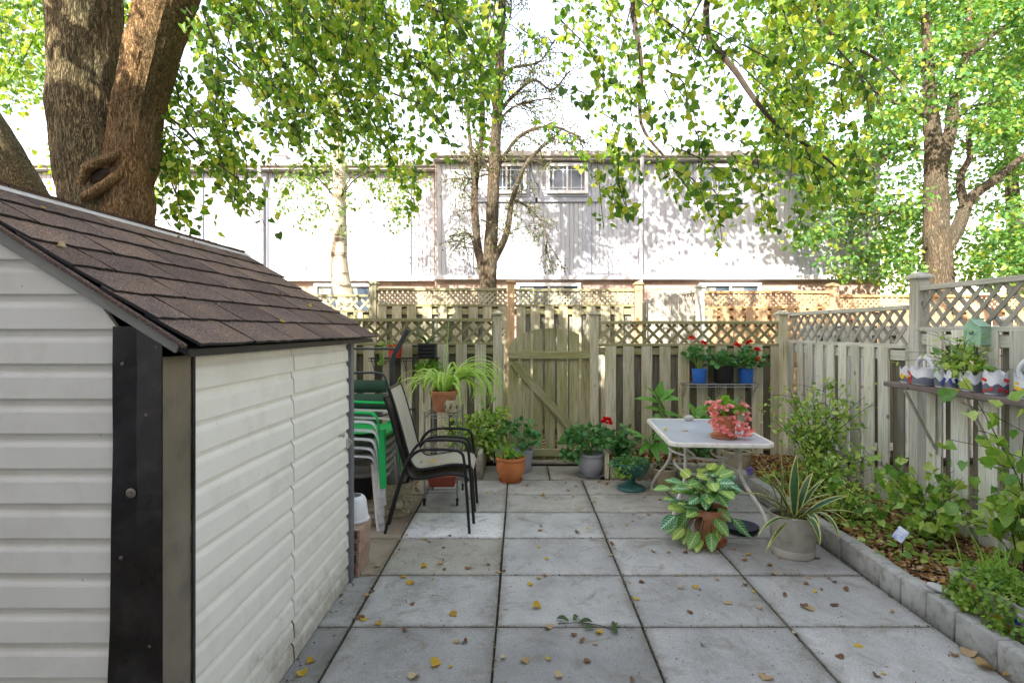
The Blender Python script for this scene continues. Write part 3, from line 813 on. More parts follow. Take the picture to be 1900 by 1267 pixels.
# the two doors on the long side
def door(y0, y1, zb, ztop, lab=None):
    d = MB(); d.cbox((SX - .02, (y0 + y1) / 2, (zb + ztop) / 2), (.02, y1 - y0 - .004, ztop - zb), .002)
    dr = d.build('door', 'trim_grey', shed)
    z = zb; kk = 0
    while z < ztop - .02:
        h = min(H, ztop - z); pr = lap_profile(h)
        NS = 9; rows = []
        for i in range(NS):
            t = i / (NS - 1); y = y0 + (y1 - y0) * t
            wob = .0035 * mnoise.noise(Vector((y * 2.3, z * 3.1, 5)))
            rows.append([(SX + wob + dd * 1.15, y, z + dz + .004 * mnoise.noise(Vector((y * 1.6, z * 7, 1)))) for dd, dz in pr])
        m = MB(); m.grid(rows, True); n_ = len(pr); m.f += [tuple(range(n_))[::-1], tuple((NS - 1) * n_ + q for q in range(n_))]; m.m += [0, 0]
        o = m.build('siding_board', 'shed_siding_door', None)
        for v in o.data.vertices: v.co -= wloc(shed)
        o.parent = dr
        z += h; kk += 1
    return dr
YS = 2.545
dA = door(SY0 + .115, YS - .004, .01, 1.485)
dB = door(YS + .004, SY1 - .045, .22, 1.455)
m = MB(); m.cbox((SX + .004, (YS + SY1) / 2, 1.472), (.02, SY1 - YS - .1, .026), .002); m.build('door_header', 'shed_siding_door', shed)
# lowest course under the far door (a separate skirt board)
for zz in (.01, .115):
    pr = lap_profile(.1035); m = MB(); m.grid([[(SX + dd * 1.15, y, zz + dz) for dd, dz in pr] for y in (YS + .006, SY1 - .045)], True); m.build('skirt_board', 'shed_siding_door', shed)
m = MB(); m.lathe([(0, .02), (.012, .018), (.014, .008), (.006, 0), (.006, -.01)], n=12); kb = link('door_knob', m.mesh('door_knob'), 'trim_pale', shed); kb.location = Vector((SX + .02, 3.22, .93)) - wloc(shed); kb.rotation_euler = (0, R(90), 0)
m = MB(); m.cbox((SX + .022, 3.335, .86), (.006, .05, .06), .002); m.tube([(SX + .026, 3.33, .89), (SX + .045, 3.33, .87), (SX + .026, 3.33, .84)], .004, 6); m.build('latch', 'galvanised', shed)
# corner flashings
def flash(name, mat, pts_fn, n=26, z0=.0, z1=1.5):
    rows = []
    for i in range(n + 1):
        z = z0 + (z1 - z0) * i / n; rows.append(pts_fn(z))
    m = MB(); m.grid(rows, True); return m.build(name, mat, shed)
def wv(z, a=.004, k=2.0, s=0): return a * mnoise.noise(Vector((z * k, s, 0)))
flash('corner_flashing', 'flashing_black', lambda z: [(SX - .128 + wv(z, .007, 3) - .012 * (1.5 - z), SY0 - .030 + wv(z, .004, 5, 2), z), (SX - .06, SY0 - .028 + wv(z, .003, 6, 7), z), (SX + .018, SY0 - .034, z), (SX + .018, SY0 - .030, z), (SX - .06, SY0 - .024, z), (SX - .128, SY0 - .02, z)], z1=1.56)
flash('corner_flashing', 'flashing_bronze', lambda z: [(SX + .021, SY0 - .034, z), (SX + .022 + wv(z, .004, 4, 3), SY0 + .03, z), (SX + .021 + wv(z, .003, 4, 9), SY0 + .10, z), (SX + .016, SY0 + .118 + wv(z, .003, 5, 4), z), (SX + .012, SY0 + .10, z), (SX + .013, SY0 - .02, z)], z1=1.47)
m = MB(); m.cbox((SX + .024, SY0 + .112, .735), (.008, .014, 1.47), .002); m.build('corner_flashing', 'flashing_black', shed)
m = MB(); m.cbox((SX + .012, SY1 - .02, .745), (.05, .055, 1.49), .004); m.build('corner_trim', 'trim_grey', shed)
m = MB(); m.lathe([(0, .006), (.01, .005), (.015, 0)], n=12); w_ = link('screw_cap', m.mesh('screw_cap'), 'rust_metal', shed); w_.location = Vector((SX - .075, SY0 - .031, 1.07)) - wloc(shed); w_.rotation_euler = (R(90), 0, 0)
for zz_, dx_ in ((1.45, -.10), (1.30, -.03), (.88, -.105), (.62, -.02), (.40, -.07), (1.5, .0), (.18, -.04)):
    m = MB(); m.lathe([(0, .003), (.005, .002), (.006, 0)], n=8); w_ = link('rivet', m.mesh('rivet'), 'rust_metal', shed); w_.location = Vector((SX + dx_, SY0 - .030, zz_)) - wloc(shed); w_.rotation_euler = (R(90), 0, 0)
# roof: deck, shingles, ridge strip, rake boards
RY0, RY1 = 1.60, 3.63
sl = math.hypot(EX - RX, RZ - EZ); sang = math.atan2(RZ - EZ, EX - RX)
roof_m = MB()
roof_m.prism([(EX - .02, EZ - .035), (EX - .02, EZ - .012), (RX, RZ - .012), (2 * RX - EX + .02, EZ - .012), (2 * RX - EX + .02, EZ - .035), (RX, RZ - .037)], 'y', RY0 + .01, RY1 - .01)
roof = roof_m.build('roof', 'plastic_black', shed)
def shingle_me(w, l):
    m = MB(); rows = []
    nx = 5
    for side in (0, 1):
        pass
    top = []; 
    N = 6
    for j in range(4):
        t = j / 3
        top.append([Vector((-w / 2 + w * i / N + (random.uniform(-.004, .004) if 0 < i < N else random.uniform(-.002, .002)), t * l * 1.25 - (random.uniform(0, .007) if j == 0 else 0), .011 * (1 - t) + .0015 + (random.uniform(-.001, .0016)))) for i in range(N + 1)])
    bot = [[Vector((v.x, v.y, v.z - .009)) for v in r] for r in top]
    m.grid(top)
    m.grid([[v for v in r][::-1] for r in bot])
    b = len(top) * (N + 1)
    for i in range(N): m.f.append((i + 1, i, b + N - i, b + N - i - 1)); m.m.append(1)
    for c in (0, N):
        for j in range(3):
            a0 = j * (N + 1) + c; a1 = (j + 1) * (N + 1) + c
            b0 = b + j * (N + 1) + (N - c); b1 = b + (j + 1) * (N + 1) + (N - c)
            m.f.append((a0, a1, b1, b0) if c == 0 else (a1, a0, b0, b1)); m.m.append(1)
    return m.mesh('shingle')
rowsN = 7; ex = sl / rowsN
shm = [shingle_me(.33, ex) for _ in range(5)]; shm_s = [shingle_me(.165, ex) for _ in range(2)]
for q in shm + shm_s: q.materials.append(MATS['shingle_brown']); q.materials.append(MATS['plastic_black'])  # black cut edges also put the shadow line of each row into colour
for sd in (1, -1):
    for r_ in range(rowsN):
        offs = (r_ % 2) * .167; yy0 = RY0 - offs
        while yy0 < RY1 - .02:
            a, b = max(yy0, RY0 - .004), min(yy0 + .334, RY1 + .004)
            if b - a > .05:
                wdt = b - a; me = random.choice(shm if wdt > .2 else shm_s); base_w = .33 if wdt > .2 else .165
                o = link('shingle', me, None, roof)
                d = r_ * ex - .012
                xx = EX - math.cos(sang) * d; zz = EZ + math.sin(sang) * d
                if sd < 0: xx = 2 * RX - xx
                ux = Vector((0, sd, 0)); uy = Vector((-math.cos(sang) * sd, 0, math.sin(sang))); uz = ux.cross(uy)
                mt = Matrix((ux, uy, uz)).transposed().to_4x4()
                jit = Matrix.Rotation(random.uniform(-.012, .012), 4, 'Z')
                o.matrix_local = Matrix.Translation(Vector((xx, (a + b) / 2, zz)) + uz * .003 - wloc(shed)) @ mt @ jit @ Matrix.Diagonal((wdt / base_w * .972, 1, 1, 1))
            yy0 += .334
m = MB()
for sd in (1, -1):
    a = Vector((RX, 0, RZ + .014)); b_ = Vector((RX + sd * .055 * math.cos(sang), 0, RZ + .014 - .055 * math.sin(sang)))
    rows = []
    for i in range(15):
        y = RY0 - .02 + (RY1 - RY0 + .03) * i / 14
        dz = .003 * mnoise.noise(Vector((y * 3, sd, 0)))
        rows.append([(a.x, y, a.z), (b_.x, y, b_.z + dz), (b_.x, y, b_.z + dz - .003), (a.x, y, a.z - .004)])
    m.grid(rows, True)
m.build('ridge_strip', 'trim_pale', roof)
for sd in (1, -1):
    e = EX if sd > 0 else 2 * RX - EX
    for yb in (RY0 + .012, RY1 - .012):
        m = MB(); m.beam((e - sd * .05, yb - .0, EZ - .008), (RX, yb, RZ - .037), .012, .036, .002)
        m.build('rake_board', 'trim_rake', roof)
    m = MB()
    m.beam((e - sd * .02, RY0 - .005, EZ - .004), (RX, RY0 - .005, RZ - .002), .016, .012, .002); m.build('rake_edge', 'shingle_brown', roof)

# ================================================================== facade across the lane
HY = 12.0
def FX(px, Y=HY): return (px - 965) / F * Y
def FZ(py, Y=HY): return CAM_H - (py - 612) / F * Y
def townhouse(name, label, x0, x1, Y, battens, wins_up, wins_lo, pipes, top=309):
    root = thing(name, label, 'house', ((x0 + x1) / 2, Y, 0))
    zb, zt = FZ(519), FZ(top)
    m = MB(); m.box(((x0 + x1) / 2, Y + 4.1, (zt + .06) / 2), (x1 - x0 - .02, 8, zt + .04)); m.build('wall', 'brick_wall_far', root)
    # ribbed siding panels between the battens, each one its own part; openings stay free
    edges = [x0] + battens + [x1]
    wz0, wz1 = FZ(362), FZ(303)
    for a, b in zip(edges, edges[1:]):
        pa, pb = a + .045, b - .045
        if pb - pa < .1: continue
        m = MB(); step = .098; n_ = max(1, round((pb - pa) / step)); st = (pb - pa) / n_
        prof = []
        for i in range(n_):
            q = pa + i * st
            prof += [(q, .012), (q + .006, 0), (q + .014, 0), (q + .020, .012)]
        prof.append((pb, .012))
        m.grid([[(x, Y + .085 - d, z_) for x, d in prof] for z_ in (zb + .09, zt - .02)])
        m.f = [f for f in m.f]
        m.build('siding_panel', 'facade_siding', root)
    for b in battens: 
        m = MB(); m.cbox((b, Y + .07, (zb + zt) / 2), (.115, .06, zt - zb - .01), .006); m.build('batten', 'facade_trim', root)
    m = MB(); m.cbox(((x0 + x1) / 2, Y + .02, zb + .045), (x1 - x0, .16, .09), .006); m.build('sill_board', 'facade_trim_pale', root)
    m = MB(); m.cbox(((x0 + x1) / 2, Y - .02, zt + .04), (x1 - x0, .24, .08), .006); m.build('soffit', 'gutter', root)
    m = MB(); m.cbox(((x0 + x1) / 2, Y - .15, zt + .12), (x1 - x0 + .02, .12, .13), .02); m.build('gutter', 'gutter', root)
    rf = MB(); rf.prism([(Y - .08, zt + .19), (Y + 4, zt + .75), (Y + 8.2, zt + .19), (Y + 8.2, zt + .12), (Y - .08, zt + .12)], 'x', x0 - .02, x1 + .02); rf.build('roof', 'roof_dark', root)
    for k, (wa, wb, za, zc) in enumerate(wins_up + wins_lo):
        up = k < len(wins_up)
        wf = MB(); t = .075; cy = Y - .005
        wf.cbox(((wa + wb) / 2, cy + .03, zc - t / 2), (wb - wa, .13, t), .006); wf.cbox(((wa + wb) / 2, cy + .03, za + t / 2), (wb - wa, .13, t), .006)
        wf.cbox((wa + t / 2, cy + .03, (za + zc) / 2), (t, .13, zc - za - 2 * t), .006); wf.cbox((wb - t / 2, cy + .03, (za + zc) / 2), (t, .13, zc - za - 2 * t), .006)
        w_ = wf.build('window', 'window_frame_white', root)
        half = (wb - wa) / 2
        for s_, (pa, pb) in enumerate(((wa + t, wa + half - .02), (wa + half + .02, wb - t))):
            pm_ = MB(); pm_.box(((pa + pb) / 2, cy + .03, (za + zc) / 2), (pb - pa, .01, zc - za - 2 * t)); p_ = pm_.build('pane', 'pane_glass', None)
            for v in p_.data.vertices: v.co -= wloc(root)
            p_.parent = w_
            if up:
                g_ = MB()
                for gx in (pa + .07, pb - .07): g_.box((gx, cy + .022, (za + zc) / 2), (.012, .006, zc - za - 2 * t))
                for gz in (za + t + .07, zc - t - .07): g_.box(((pa + pb) / 2, cy + .0225, gz), (pb - pa, .006, .012))
                q_ = g_.build('grille', 'window_frame_white', None); 
                for v in q_.data.vertices: v.co -= wloc(root)
                q_.parent = w_
            else:
                cm_ = MB(); n_ = 15
                cm_.grid([[(pa + (pb - pa) * i / (n_ * 2), cy + .018 + (.006 if i % 2 else 0), z_) for i in range(n_ + 1)] for z_ in (za + t, zc - t)])
                q_ = cm_.build('curtain', 'curtain', None)
                for v in q_.data.vertices: v.co -= wloc(root)
                q_.parent = w_
        ms_ = MB(); ms_.cbox(((wa + wb) / 2, cy + .03, (za + zc) / 2), (.04, .1, zc - za - 2 * t), .004); q_ = ms_.build('mullion', 'window_frame_white', None)
        for v in q_.data.vertices: v.co -= wloc(root)
        q_.parent = w_
        if up:
            cm = MB(); cm.cbox(((wa + wb) / 2, Y + .06, (za + zc) / 2), (wb - wa + .1, .08, zc - za + .12), .006); cm.cbox(((wa + wb) / 2, Y + .055, za - .12), (wb - wa + .5, .06, .1), .006); cm.build('window_surround', 'facade_trim', root)
    for x in pipes:
        m = MB(); m.tube(curve([(x, Y - .15, zt + .08), (x, Y - .13, zt - .1), (x, Y - .02, zt - .28), (x, Y - .02, zt - .5)], 4) + [Vector((x, Y - .02, 1.0))], .04, 8); m.build('downpipe', 'facade_trim_pale', root, smooth=True)
    return root
XB = FX(805)
townhouse('townhouse', 'white sided townhouse on the left with sunlit upper storey', -12.5, XB - .01, HY + .35,
          [FX(px, HY + .35) for px in (140, 250, 370, 490, 610, 757)], [],
          [(FX(583, HY + .35), FX(692, HY + .35), 1.15, FZ(526, HY + .35))], [FX(487, HY + .35)])
townhouse('townhouse', 'pale grey sided townhouse on the right with grid windows', XB, FX(1640), HY,
          [FX(px) for px in (873, 1093, 1189, 1282, 1478)], [(FX(903), FX(977), FZ(360), FZ(303)), (FX(1014), FX(1091), FZ(360), FZ(303)), (FX(1292), FX(1368), FZ(362), FZ(305)), (FX(1500), FX(1575), FZ(362), FZ(305))],
          [(FX(958), FX(1078), 1.15, FZ(525)), (FX(1298), FX(1412), 1.15, FZ(525))], [FX(1189)], 300)

for vx, vy, n_ in ((FX(478, HY + .35), HY + 1.6, 0), (FX(1020), HY + 1.5, 1), (FX(1235), HY + 1.5, 2)):
    vt = thing('roof_vent', ('small louvred roof vent above the left house by the downpipe', 'small louvred roof vent above the middle grid windows', 'small louvred roof vent above the right downpipe')[n_], 'roof vent', (vx, vy, FZ(300) + .35)); m = MB()
    for q in range(4): m.cbox((0, 0, .05 + q * .07), (.42 - .03 * q, .42 - .03 * q, .035), .004)
    m.cbox((0, 0, .1), (.34, .34, .24), .004); link('louvre_box', m.mesh('louvre_box'), 'gutter', vt)
# the photographer's own row of houses: stands behind the patio and shades it
own = thing('row_house', 'pale sided row house standing behind the viewer along the patio', 'house', (0, -1.4, 0))
m = MB(); m.box((0, -5.4, 3.6), (36, 8, 7.2)); m.build('wall', 'facade_trim_pale', own)  # unseen; height set for the shadow line, pale wall chosen for bounce
m = MB(); m.prism([(-1.1, 7.22), (-5.4, 8.7), (-9.7, 7.22)], 'x', -18.2, 18.2); m.build('roof', 'roof_dark', own)
for xa in (-2.6, .4, 4.0):
    m = MB(); m.cbox((xa, -1.38, 1.1), (1.7, .06, 2.1), .01); m.build('patio_door', 'pane_glass', own)
    m = MB(); m.cbox((xa, -1.38, 4.6), (1.4, .06, 1.2), .01); m.build('window', 'pane_glass', own)
# ================================================================== trees
def bark_trunk(name, parent, mat, path, rad, n=72, dv=.03, amp=.018, sub=6):
    pts = curve(path, sub * 3); rr = lerp_list(rad, sub * 3); rows = []
    x = Vector((1, 0, 0))
    for i, p in enumerate(pts):
        t = (pts[min(i + 1, len(pts) - 1)] - pts[max(i - 1, 0)]).normalized(); x = (x - t * x.dot(t)).normalized(); y = t.cross(x); row = []
        for k in range(n):
            q = 2 * math.pi * k / n; d = x * math.cos(q) + y * math.sin(q)
            c = Vector((math.cos(q) * 1.0, math.sin(q) * 1.0, i * .06))
            big = mnoise.noise(c * 1.3 + Vector((p.x, 0, 0))) * .10
            ri = abs(mnoise.noise(Vector((math.cos(q) * 7, math.sin(q) * 7, p.z * 2.6)) + Vector((0, 0, rr[0] * 9))))
            ri2 = abs(mnoise.noise(Vector((math.cos(q) * 16, math.sin(q) * 16, p.z * 7))))
            row.append(p + d * (rr[i] * (1 + big) + amp * (ri * 1.6 + ri2 * .8 - .6)))
        rows.append(row)
    m = MB(); m.grid(rows, True); return m.build(name, mat, parent, smooth=True, ang=75)

class Limbs:
    def __init__(s): s.mb = MB(); s.tips = []
    def limb(s, pts, r0, r1, n=6, sub=5):
        c = curve(pts, sub); N = len(c); s.mb.tube(c, [r0 + (r1 - r0) * i / (N - 1) for i in range(N)], n, False); return c
    def twigs(s, c, num, ln, r, droop=.3, depth=1, start=.2, up=0.0, spread=1.0):
        for _ in range(num):
            i = int((start + (1 - start) * random.random()) * (len(c) - 1)); p = c[i]
            t = (c[min(i + 1, len(c) - 1)] - c[max(i - 1, 0)]).normalized()
            d = (t * .6 + Vector((random.gauss(0, 1), random.gauss(0, 1), random.gauss(0, .7) + up)) * .7 * spread).normalized()
            l_ = ln * random.uniform(.5, 1.3); pts = [p]; q = p.copy()
            for k in range(4):
                d = (d + Vector((random.gauss(0, .18), random.gauss(0, .18), random.gauss(0, .12) - droop * .25))).normalized(); q = q + d * l_ / 4; pts.append(q.copy())
            s.mb.tube(pts, [r * (1 - .8 * k / 4) for k in range(5)], 4, False)
            s.tips.append(pts)
            if depth > 1: s.twigs(pts, 3, ln * .45, r * .5, droop, depth - 1, .3, up, spread)

class Leaves:
    def __init__(s): s.p = []; s.a = []; s.n = []; s.s = []
    def cluster(s, c, rad, N, size, droop=.5, up=.5, flat=.8, out=.6):
        d = rdir(N); r = rng.random((N, 1)) ** .45; P = np.array(c)[None] + d * r * np.array(rad)[None]
        s.p.append(P); s.a.append(d * out + rng.normal(size=(N, 3)) * .45 + np.array([0, 0, -droop])); s.n.append(d * .4 + rng.normal(size=(N, 3)) * flat + np.array([0, -.25, up])); s.s.append(size * rng.uniform(.65, 1.25, N))
    def along(s, pts, N, spread, size, droop=1.0, up=.35):
        P = np.array([tuple(p) for p in pts]); t = rng.random(N) * (len(P) - 1.001); i = t.astype(int); f = (t - i)[:, None]
        Q = P[i] * (1 - f) + P[i + 1] * f + rng.normal(size=(N, 3)) * spread
        s.p.append(Q); s.a.append(rng.normal(size=(N, 3)) * .6 + np.array([.15, 0, -droop * .85])); s.n.append(rng.normal(size=(N, 3)) * .7 + np.array([0, -.45, up])); s.s.append(size * rng.uniform(.6, 1.25, N))
    def build(s, name, T, mat, parent, wmul=1.0):
        P, A_, N_, S_ = (np.concatenate(q) for q in (s.p, s.a, s.n, s.s))
        if not isinstance(T, list): return scatter(name, T, P, A_, N_, S_, mat, parent, 'stuff', wmul)
        sel = rng.integers(0, len(T), len(P))
        for i, t in enumerate(T): scatter(name, t, P[sel == i], A_[sel == i], N_[sel == i], S_[sel == i], mat, parent, 'stuff', wmul)

# --- big two-stemmed tree behind the shed
TY = 4.35
tree = thing('shade_tree', 'large two-stemmed rough-barked tree with a hollow knot behind the shed', 'tree', tuple(at(210, 612, TY).xy) + (0,))
def A(px, py, Y=TY): return at(px, py, Y)
px2 = TY / F
bark_trunk('trunk', tree, 'bark_maple', [A(212, 985), A(208, 700), A(206, 470), A(200, 400), A(176, 300), A(160, 200), A(156, 90), A(154, -30), A(140, -300), A(110, -620)],
           [r * px2 for r in (84, 72, 66, 66, 60, 58, 57, 58, 46, 30)], n=110, amp=.014)
bark_trunk('trunk', tree, 'bark_warm', [A(222, 640, TY - .05), A(224, 470, TY - .05), A(232, 370, TY - .06), A(247, 290, TY - .05), A(257, 200, TY - .05), A(280, 100, TY - .1), A(314, -10, TY - .15), A(380, -170, TY - .3), A(470, -380, TY - .4)],
           [r * px2 for r in (48, 50, 46, 42, 41, 43, 45, 36, 22)], n=96, amp=.014)
m = MB()     # lips of the hollow knot
kc = A(190, 335, TY - .25)
m.tube(curve([kc + Vector((-.19, .06, -.16)), kc + Vector((-.15, .0, -.02)), kc + Vector((-.07, -.03, .09)), kc + Vector((.05, -.02, .15)), kc + Vector((.12, .05, .24))], 8), lerp_list([.02, .036, .042, .034, .02], 8), 12)
m.tube(curve([kc + Vector((-.19, .06, -.18)), kc + Vector((-.10, -.01, -.13)), kc + Vector((.01, -.03, -.06)), kc + Vector((.10, .0, .03)), kc + Vector((.14, .06, .16))], 8), lerp_list([.02, .044, .036, .034, .02], 8), 12)
for v_i, v in enumerate(m.v):
    q = Vector(v); m.v[v_i] = q + Vector((1, .6, 1)) * .030 * mnoise.noise(q * 9) + Vector((.6, 1, .6)) * .012 * mnoise.noise(q * 31)
m.build('knot', 'bark_warm', tree, smooth=True, ang=80)
m = MB(); m.lathe([(0, .0), (.05, .004), (.085, -.01)], n=18, sy=.6); k_ = link('knot_hollow', m.mesh('knot_hollow'), 'soil', tree); k_.location = kc + Vector((-.02, -.012, .03)) - wloc(tree); k_.rotation_euler = (R(90), R(-38), 0)

lb = Limbs(); lv = Leaves()
# limbs that leave the picture at the top and arch over the patio
arches = [[A(154, -30), Vector((-3.2, 4.4, 6.2)), Vector((-2.2, 4.6, 7.2)), Vector((-.6, 5.0, 7.4)), Vector((1.2, 5.2, 7.0))],
          [A(380, -170, TY - .3), Vector((-1.8, 3.9, 5.6)), Vector((-.6, 3.8, 6.0)), Vector((.8, 3.9, 6.0)), Vector((2.4, 4.1, 5.5))],
          [A(314, -10, TY - .15), Vector((-2.2, 4.6, 5.2)), Vector((-1.3, 5.0, 5.6)), Vector((-.3, 5.6, 5.4))],
          [A(156, 90), Vector((-3.8, 4.8, 5.6)), Vector((-4.8, 5.4, 6.4)), Vector((-5.6, 6.0, 6.6))],
          [A(470, -380, TY - .4), Vector((-1.0, 4.4, 6.6)), Vector((1.0, 5.0, 7.2)), Vector((3.0, 5.4, 6.8))]]
for a in arches:
    c = lb.limb(a, .09, .02, 8); lb.twigs(c, 14, 1.0, .014, .8, 2)
for t in lb.tips:
    if t[0].z > 4.9 and random.random() < .3: lv.along(t, 14, .10, .085)
# hanging sprays over the picture, envelope read off the photograph
def env(px, tab):
    for (a, ya), (b, yb) in zip(tab, tab[1:]):
        if a <= px <= b: return ya + (yb - ya) * (px - a) / (b - a)
    return tab[0][1] if px < tab[0][0] else tab[-1][1]
EL = [(275, 400), (330, 445), (400, 415), (440, 370), (500, 450), (530, 330), (600, 300), (700, 330), (760, 400), (850, 330), (900, 260), (930, 190)]
WL = [(275, .35), (420, .45), (470, .9), (720, 1.0), (770, .8), (880, .45), (940, .2)]
nsp = 0
while nsp < 185:
    px = random.uniform(275, 940)
    if random.random() > env(px, WL): continue
    e = env(px, EL); Y = random.choice((random.uniform(3.4, 4.3), random.uniform(4.3, 5.8), random.uniform(4.3, 5.8)))
    if px < 330: Y = random.uniform(4.8, 6.0)
    y0 = random.uniform(-220, e * .72); y1 = min(y0 + random.uniform(70, 220), e)
    if y1 < y0 + 25: continue
    dx = random.gauss(62, 42); p0 = at(px - dx, y0, Y); p1 = at(px, y1, Y + random.uniform(-.25, .25))
    mid = (p0 + p1) / 2 + Vector((random.gauss(.03, .05), random.gauss(0, .05), .04)); c = curve([p0, mid, p1], 5)
    lb.mb.tube(c, [.0065 * (1 - .6 * i / (len(c) - 1)) for i in range(len(c))], 4, False)
    ln = (p1 - p0).length; lv.along(c, int(22 + ln * 46), .05, .058 if Y > 4.3 else .05); nsp += 1
# low branch that droops in front of the house just right of the trunk
c = lb.limb([A(270, 200), at(330, 230, 4.4), at(400, 300, 4.4), at(460, 350, 4.3), at(492, 420, 4.3)], .014, .003, 5); lv.along(c[8:], 46, .05, .065)
c = lb.limb([A(262, 240), at(300, 300, 4.8), at(330, 370, 4.9), at(345, 430, 5.0)], .012, .003, 5); lv.along(c[3:], 110, .12, .07)
for px, py in ((390, 0), (290, 80), (545, 30), (430, -30)):
    q = at(px, py - 60, 4.4); c = lb.limb([q, q + Vector((.12, 0, -.5)), q + Vector((.3, .05, -1.0)), q + Vector((.62, .1, -1.35))], .008, .003, 5)
for _ in range(18):      # unseen clumps added on the sun side to shade the trunk
    lv.cluster((random.uniform(-5.6, -2.6), random.uniform(1.0, 3.2), random.uniform(5.0, 7.4)), (.45, .45, .3), 60, .10, .4, .8)
lb.mb.build('branches', 'twig', tree, smooth=True, kind='stuff'); lv.build('crown', [T_HEART, T_HEART2, T_HEART3], 'leaf_canopy', tree)

# --- leaning stem at the far left edge
t2 = thing('leaning_tree', 'dark leaning tree stem cut by the left edge above the roof', 'tree', tuple(at(90, 612, 4.7).xy) + (0,))
bark_trunk('trunk', t2, 'bark_maple', [at(130, 880, 4.7), at(88, 520, 4.7), at(22, 370, 4.7), at(-52, 230, 4.7), at(-170, 40, 4.75), at(-330, -220, 4.8)], [r * 4.7 / F for r in (64, 58, 52, 48, 44, 30)], n=80, amp=.012)
lb = Limbs(); lv = Leaves()
c = lb.limb([at(-170, 40, 4.75), Vector((-5.2, 5.2, 5.6)), Vector((-4.4, 5.8, 6.2)), Vector((-3.6, 6.2, 6.0))], .06, .015); lb.twigs(c, 12, .9, .01, .8, 2)
for _ in range(70):
    px = random.uniform(-120, 135); e = env(px, [(-120, 230), (60, 225), (135, 120)]); y0 = random.uniform(-200, e * .7); y1 = min(e, y0 + random.uniform(60, 160)); Y = random.uniform(6.0, 7.6)
    p0 = at(px + random.gauss(20, 20), y0, Y); p1 = at(px, y1, Y); c = curve([p0, (p0 + p1) / 2 + Vector((.05, 0, .05)), p1], 4)
    lb.mb.tube(c, .004, 4, False); lv.along(c, 30, .11, .062)
for _ in range(16):
    px = random.uniform(60, 330); Y = random.uniform(5.6, 7); py = random.uniform(285, 365); p0 = at(px - 20, py - 30, Y); p1 = at(px + 20, py + 15, Y); c = curve([p0, (p0 + p1) / 2, p1], 3); lb.mb.tube(c, .004, 4, False); lv.along(c, 22, .09, .062)
lb.mb.build('branches', 'twig', t2, kind='stuff'); lv.build('crown', [T_HEART, T_HEART2, T_HEART3], 'leaf_canopy', t2)

# --- canopy tree whose branches hang in from the upper right
t3 = thing('overhanging_tree', 'leafy branches hanging down from the upper right in front of the house', 'tree', (4.9, 2.6, 0))
bark_trunk('trunk', t3, 'bark_maple', [Vector((4.9, 2.6, 0)), Vector((4.85, 2.7, 2)), Vector((4.6, 2.9, 4)), Vector((4.2, 3.1, 5.6)), Vector((3.6, 3.4, 7))], [.24, .2, .17, .13, .06], n=40, amp=.012)
lb = Limbs(); lv = Leaves()
for a in ([Vector((4.4, 3.0, 4.8)), Vector((3.2, 3.8, 5.3)), Vector((1.9, 4.3, 5.2)), at(1310, 20, 4.3), at(1370, 140, 4.3), at(1440, 230, 4.3), at(1540, 300, 4.4), at(1600, 370, 4.4)],
          [Vector((4.3, 3.1, 5.3)), Vector((3.0, 4.2, 5.6)), Vector((1.6, 4.8, 5.4)), at(1180, -40, 4.8), at(1190, 120, 4.8), at(1190, 230, 4.8), at(1240, 300, 4.8), at(1290, 370, 4.8)],
          [Vector((4.2, 3.1, 5.6)), Vector((3.4, 4.4, 5.2)), at(1560, -60, 5.2), at(1520, 40, 5.2), at(1640, 120, 5.2), at(1700, 190, 5.3)],
          [Vector((3.9, 3.3, 6.2)), Vector((2.4, 5.0, 6.8)), Vector((.9, 6.0, 6.9))]):
    c = lb.limb(a, .045, .004, 6); lb.twigs(c[:int(len(c) * .55)], 8, .8, .009, .8, 2)
for t in lb.tips:
    if t[0].z > 5.2 and random.random() < .3: lv.along(t, 14, .10, .085)
ER = [(1045, 60), (1075, 160), (1090, 300), (1130, 430), (1165, 420), (1200, 370), (1250, 350), (1300, 400), (1340, 455), (1400, 440), (1460, 420), (1510, 400), (1560, 380), (1600, 370), (1650, 260), (1700, 200)]
WR = [(1045, .35), (1130, .65), (1200, .55), (1300, .8), (1400, 1.0), (1560, 1.0), (1640, .6), (1700, .4)]
nsp = 0
while nsp < 150:
    px = random.uniform(1045, 1700)
    if random.random() > env(px, WR): continue
    e = env(px, ER); Y = random.uniform(3.5, 5.8)
    y0 = random.uniform(-200, e * .80); y1 = min(y0 + random.uniform(60, 170), e)
    if y1 < y0 + 25: continue
    if 1050 < px < 1330 and 60 < y0 < 200 and random.random() < .5: continue
    p0 = at(px - random.gauss(50, 40), y0, Y); p1 = at(px, y1, Y + random.uniform(-.2, .2)); c = curve([p0, (p0 + p1) / 2 + Vector((random.gauss(.03, .04), 0, .04)), p1], 5)
    lb.mb.tube(c, [.006 * (1 - .6 * i / (len(c) - 1)) for i in range(len(c))], 4, False)
    lv.along(c, int(11 + (p1 - p0).length * 46), .045, .057); nsp += 1
for px, y0, y1 in ((1120, 300, 425), (1145, 340, 400), (1165, 330, 395), (1340, 330, 455), (1300, 350, 410), (1430, 360, 425), (1490, 380, 425), (1370, 360, 400), (1240, 300, 350), (1555, 330, 375)):
    p0, p1 = at(px - 12, y0, 4.3), at(px, y1, 4.3); c = curve([p0, (p0 + p1) / 2, p1], 4); lb.mb.tube(c, .003, 4, False); lv.along(c, 20, .05, .062)
for _ in range(95):      # unseen clumps added above the lane to dapple the right-hand facade
    lv.cluster((random.uniform(-2.4, 4.6), random.uniform(6.9, 8.2), random.uniform(6.9, 9.0)), (.45, .4, .3), 48, .11, .4, .8)
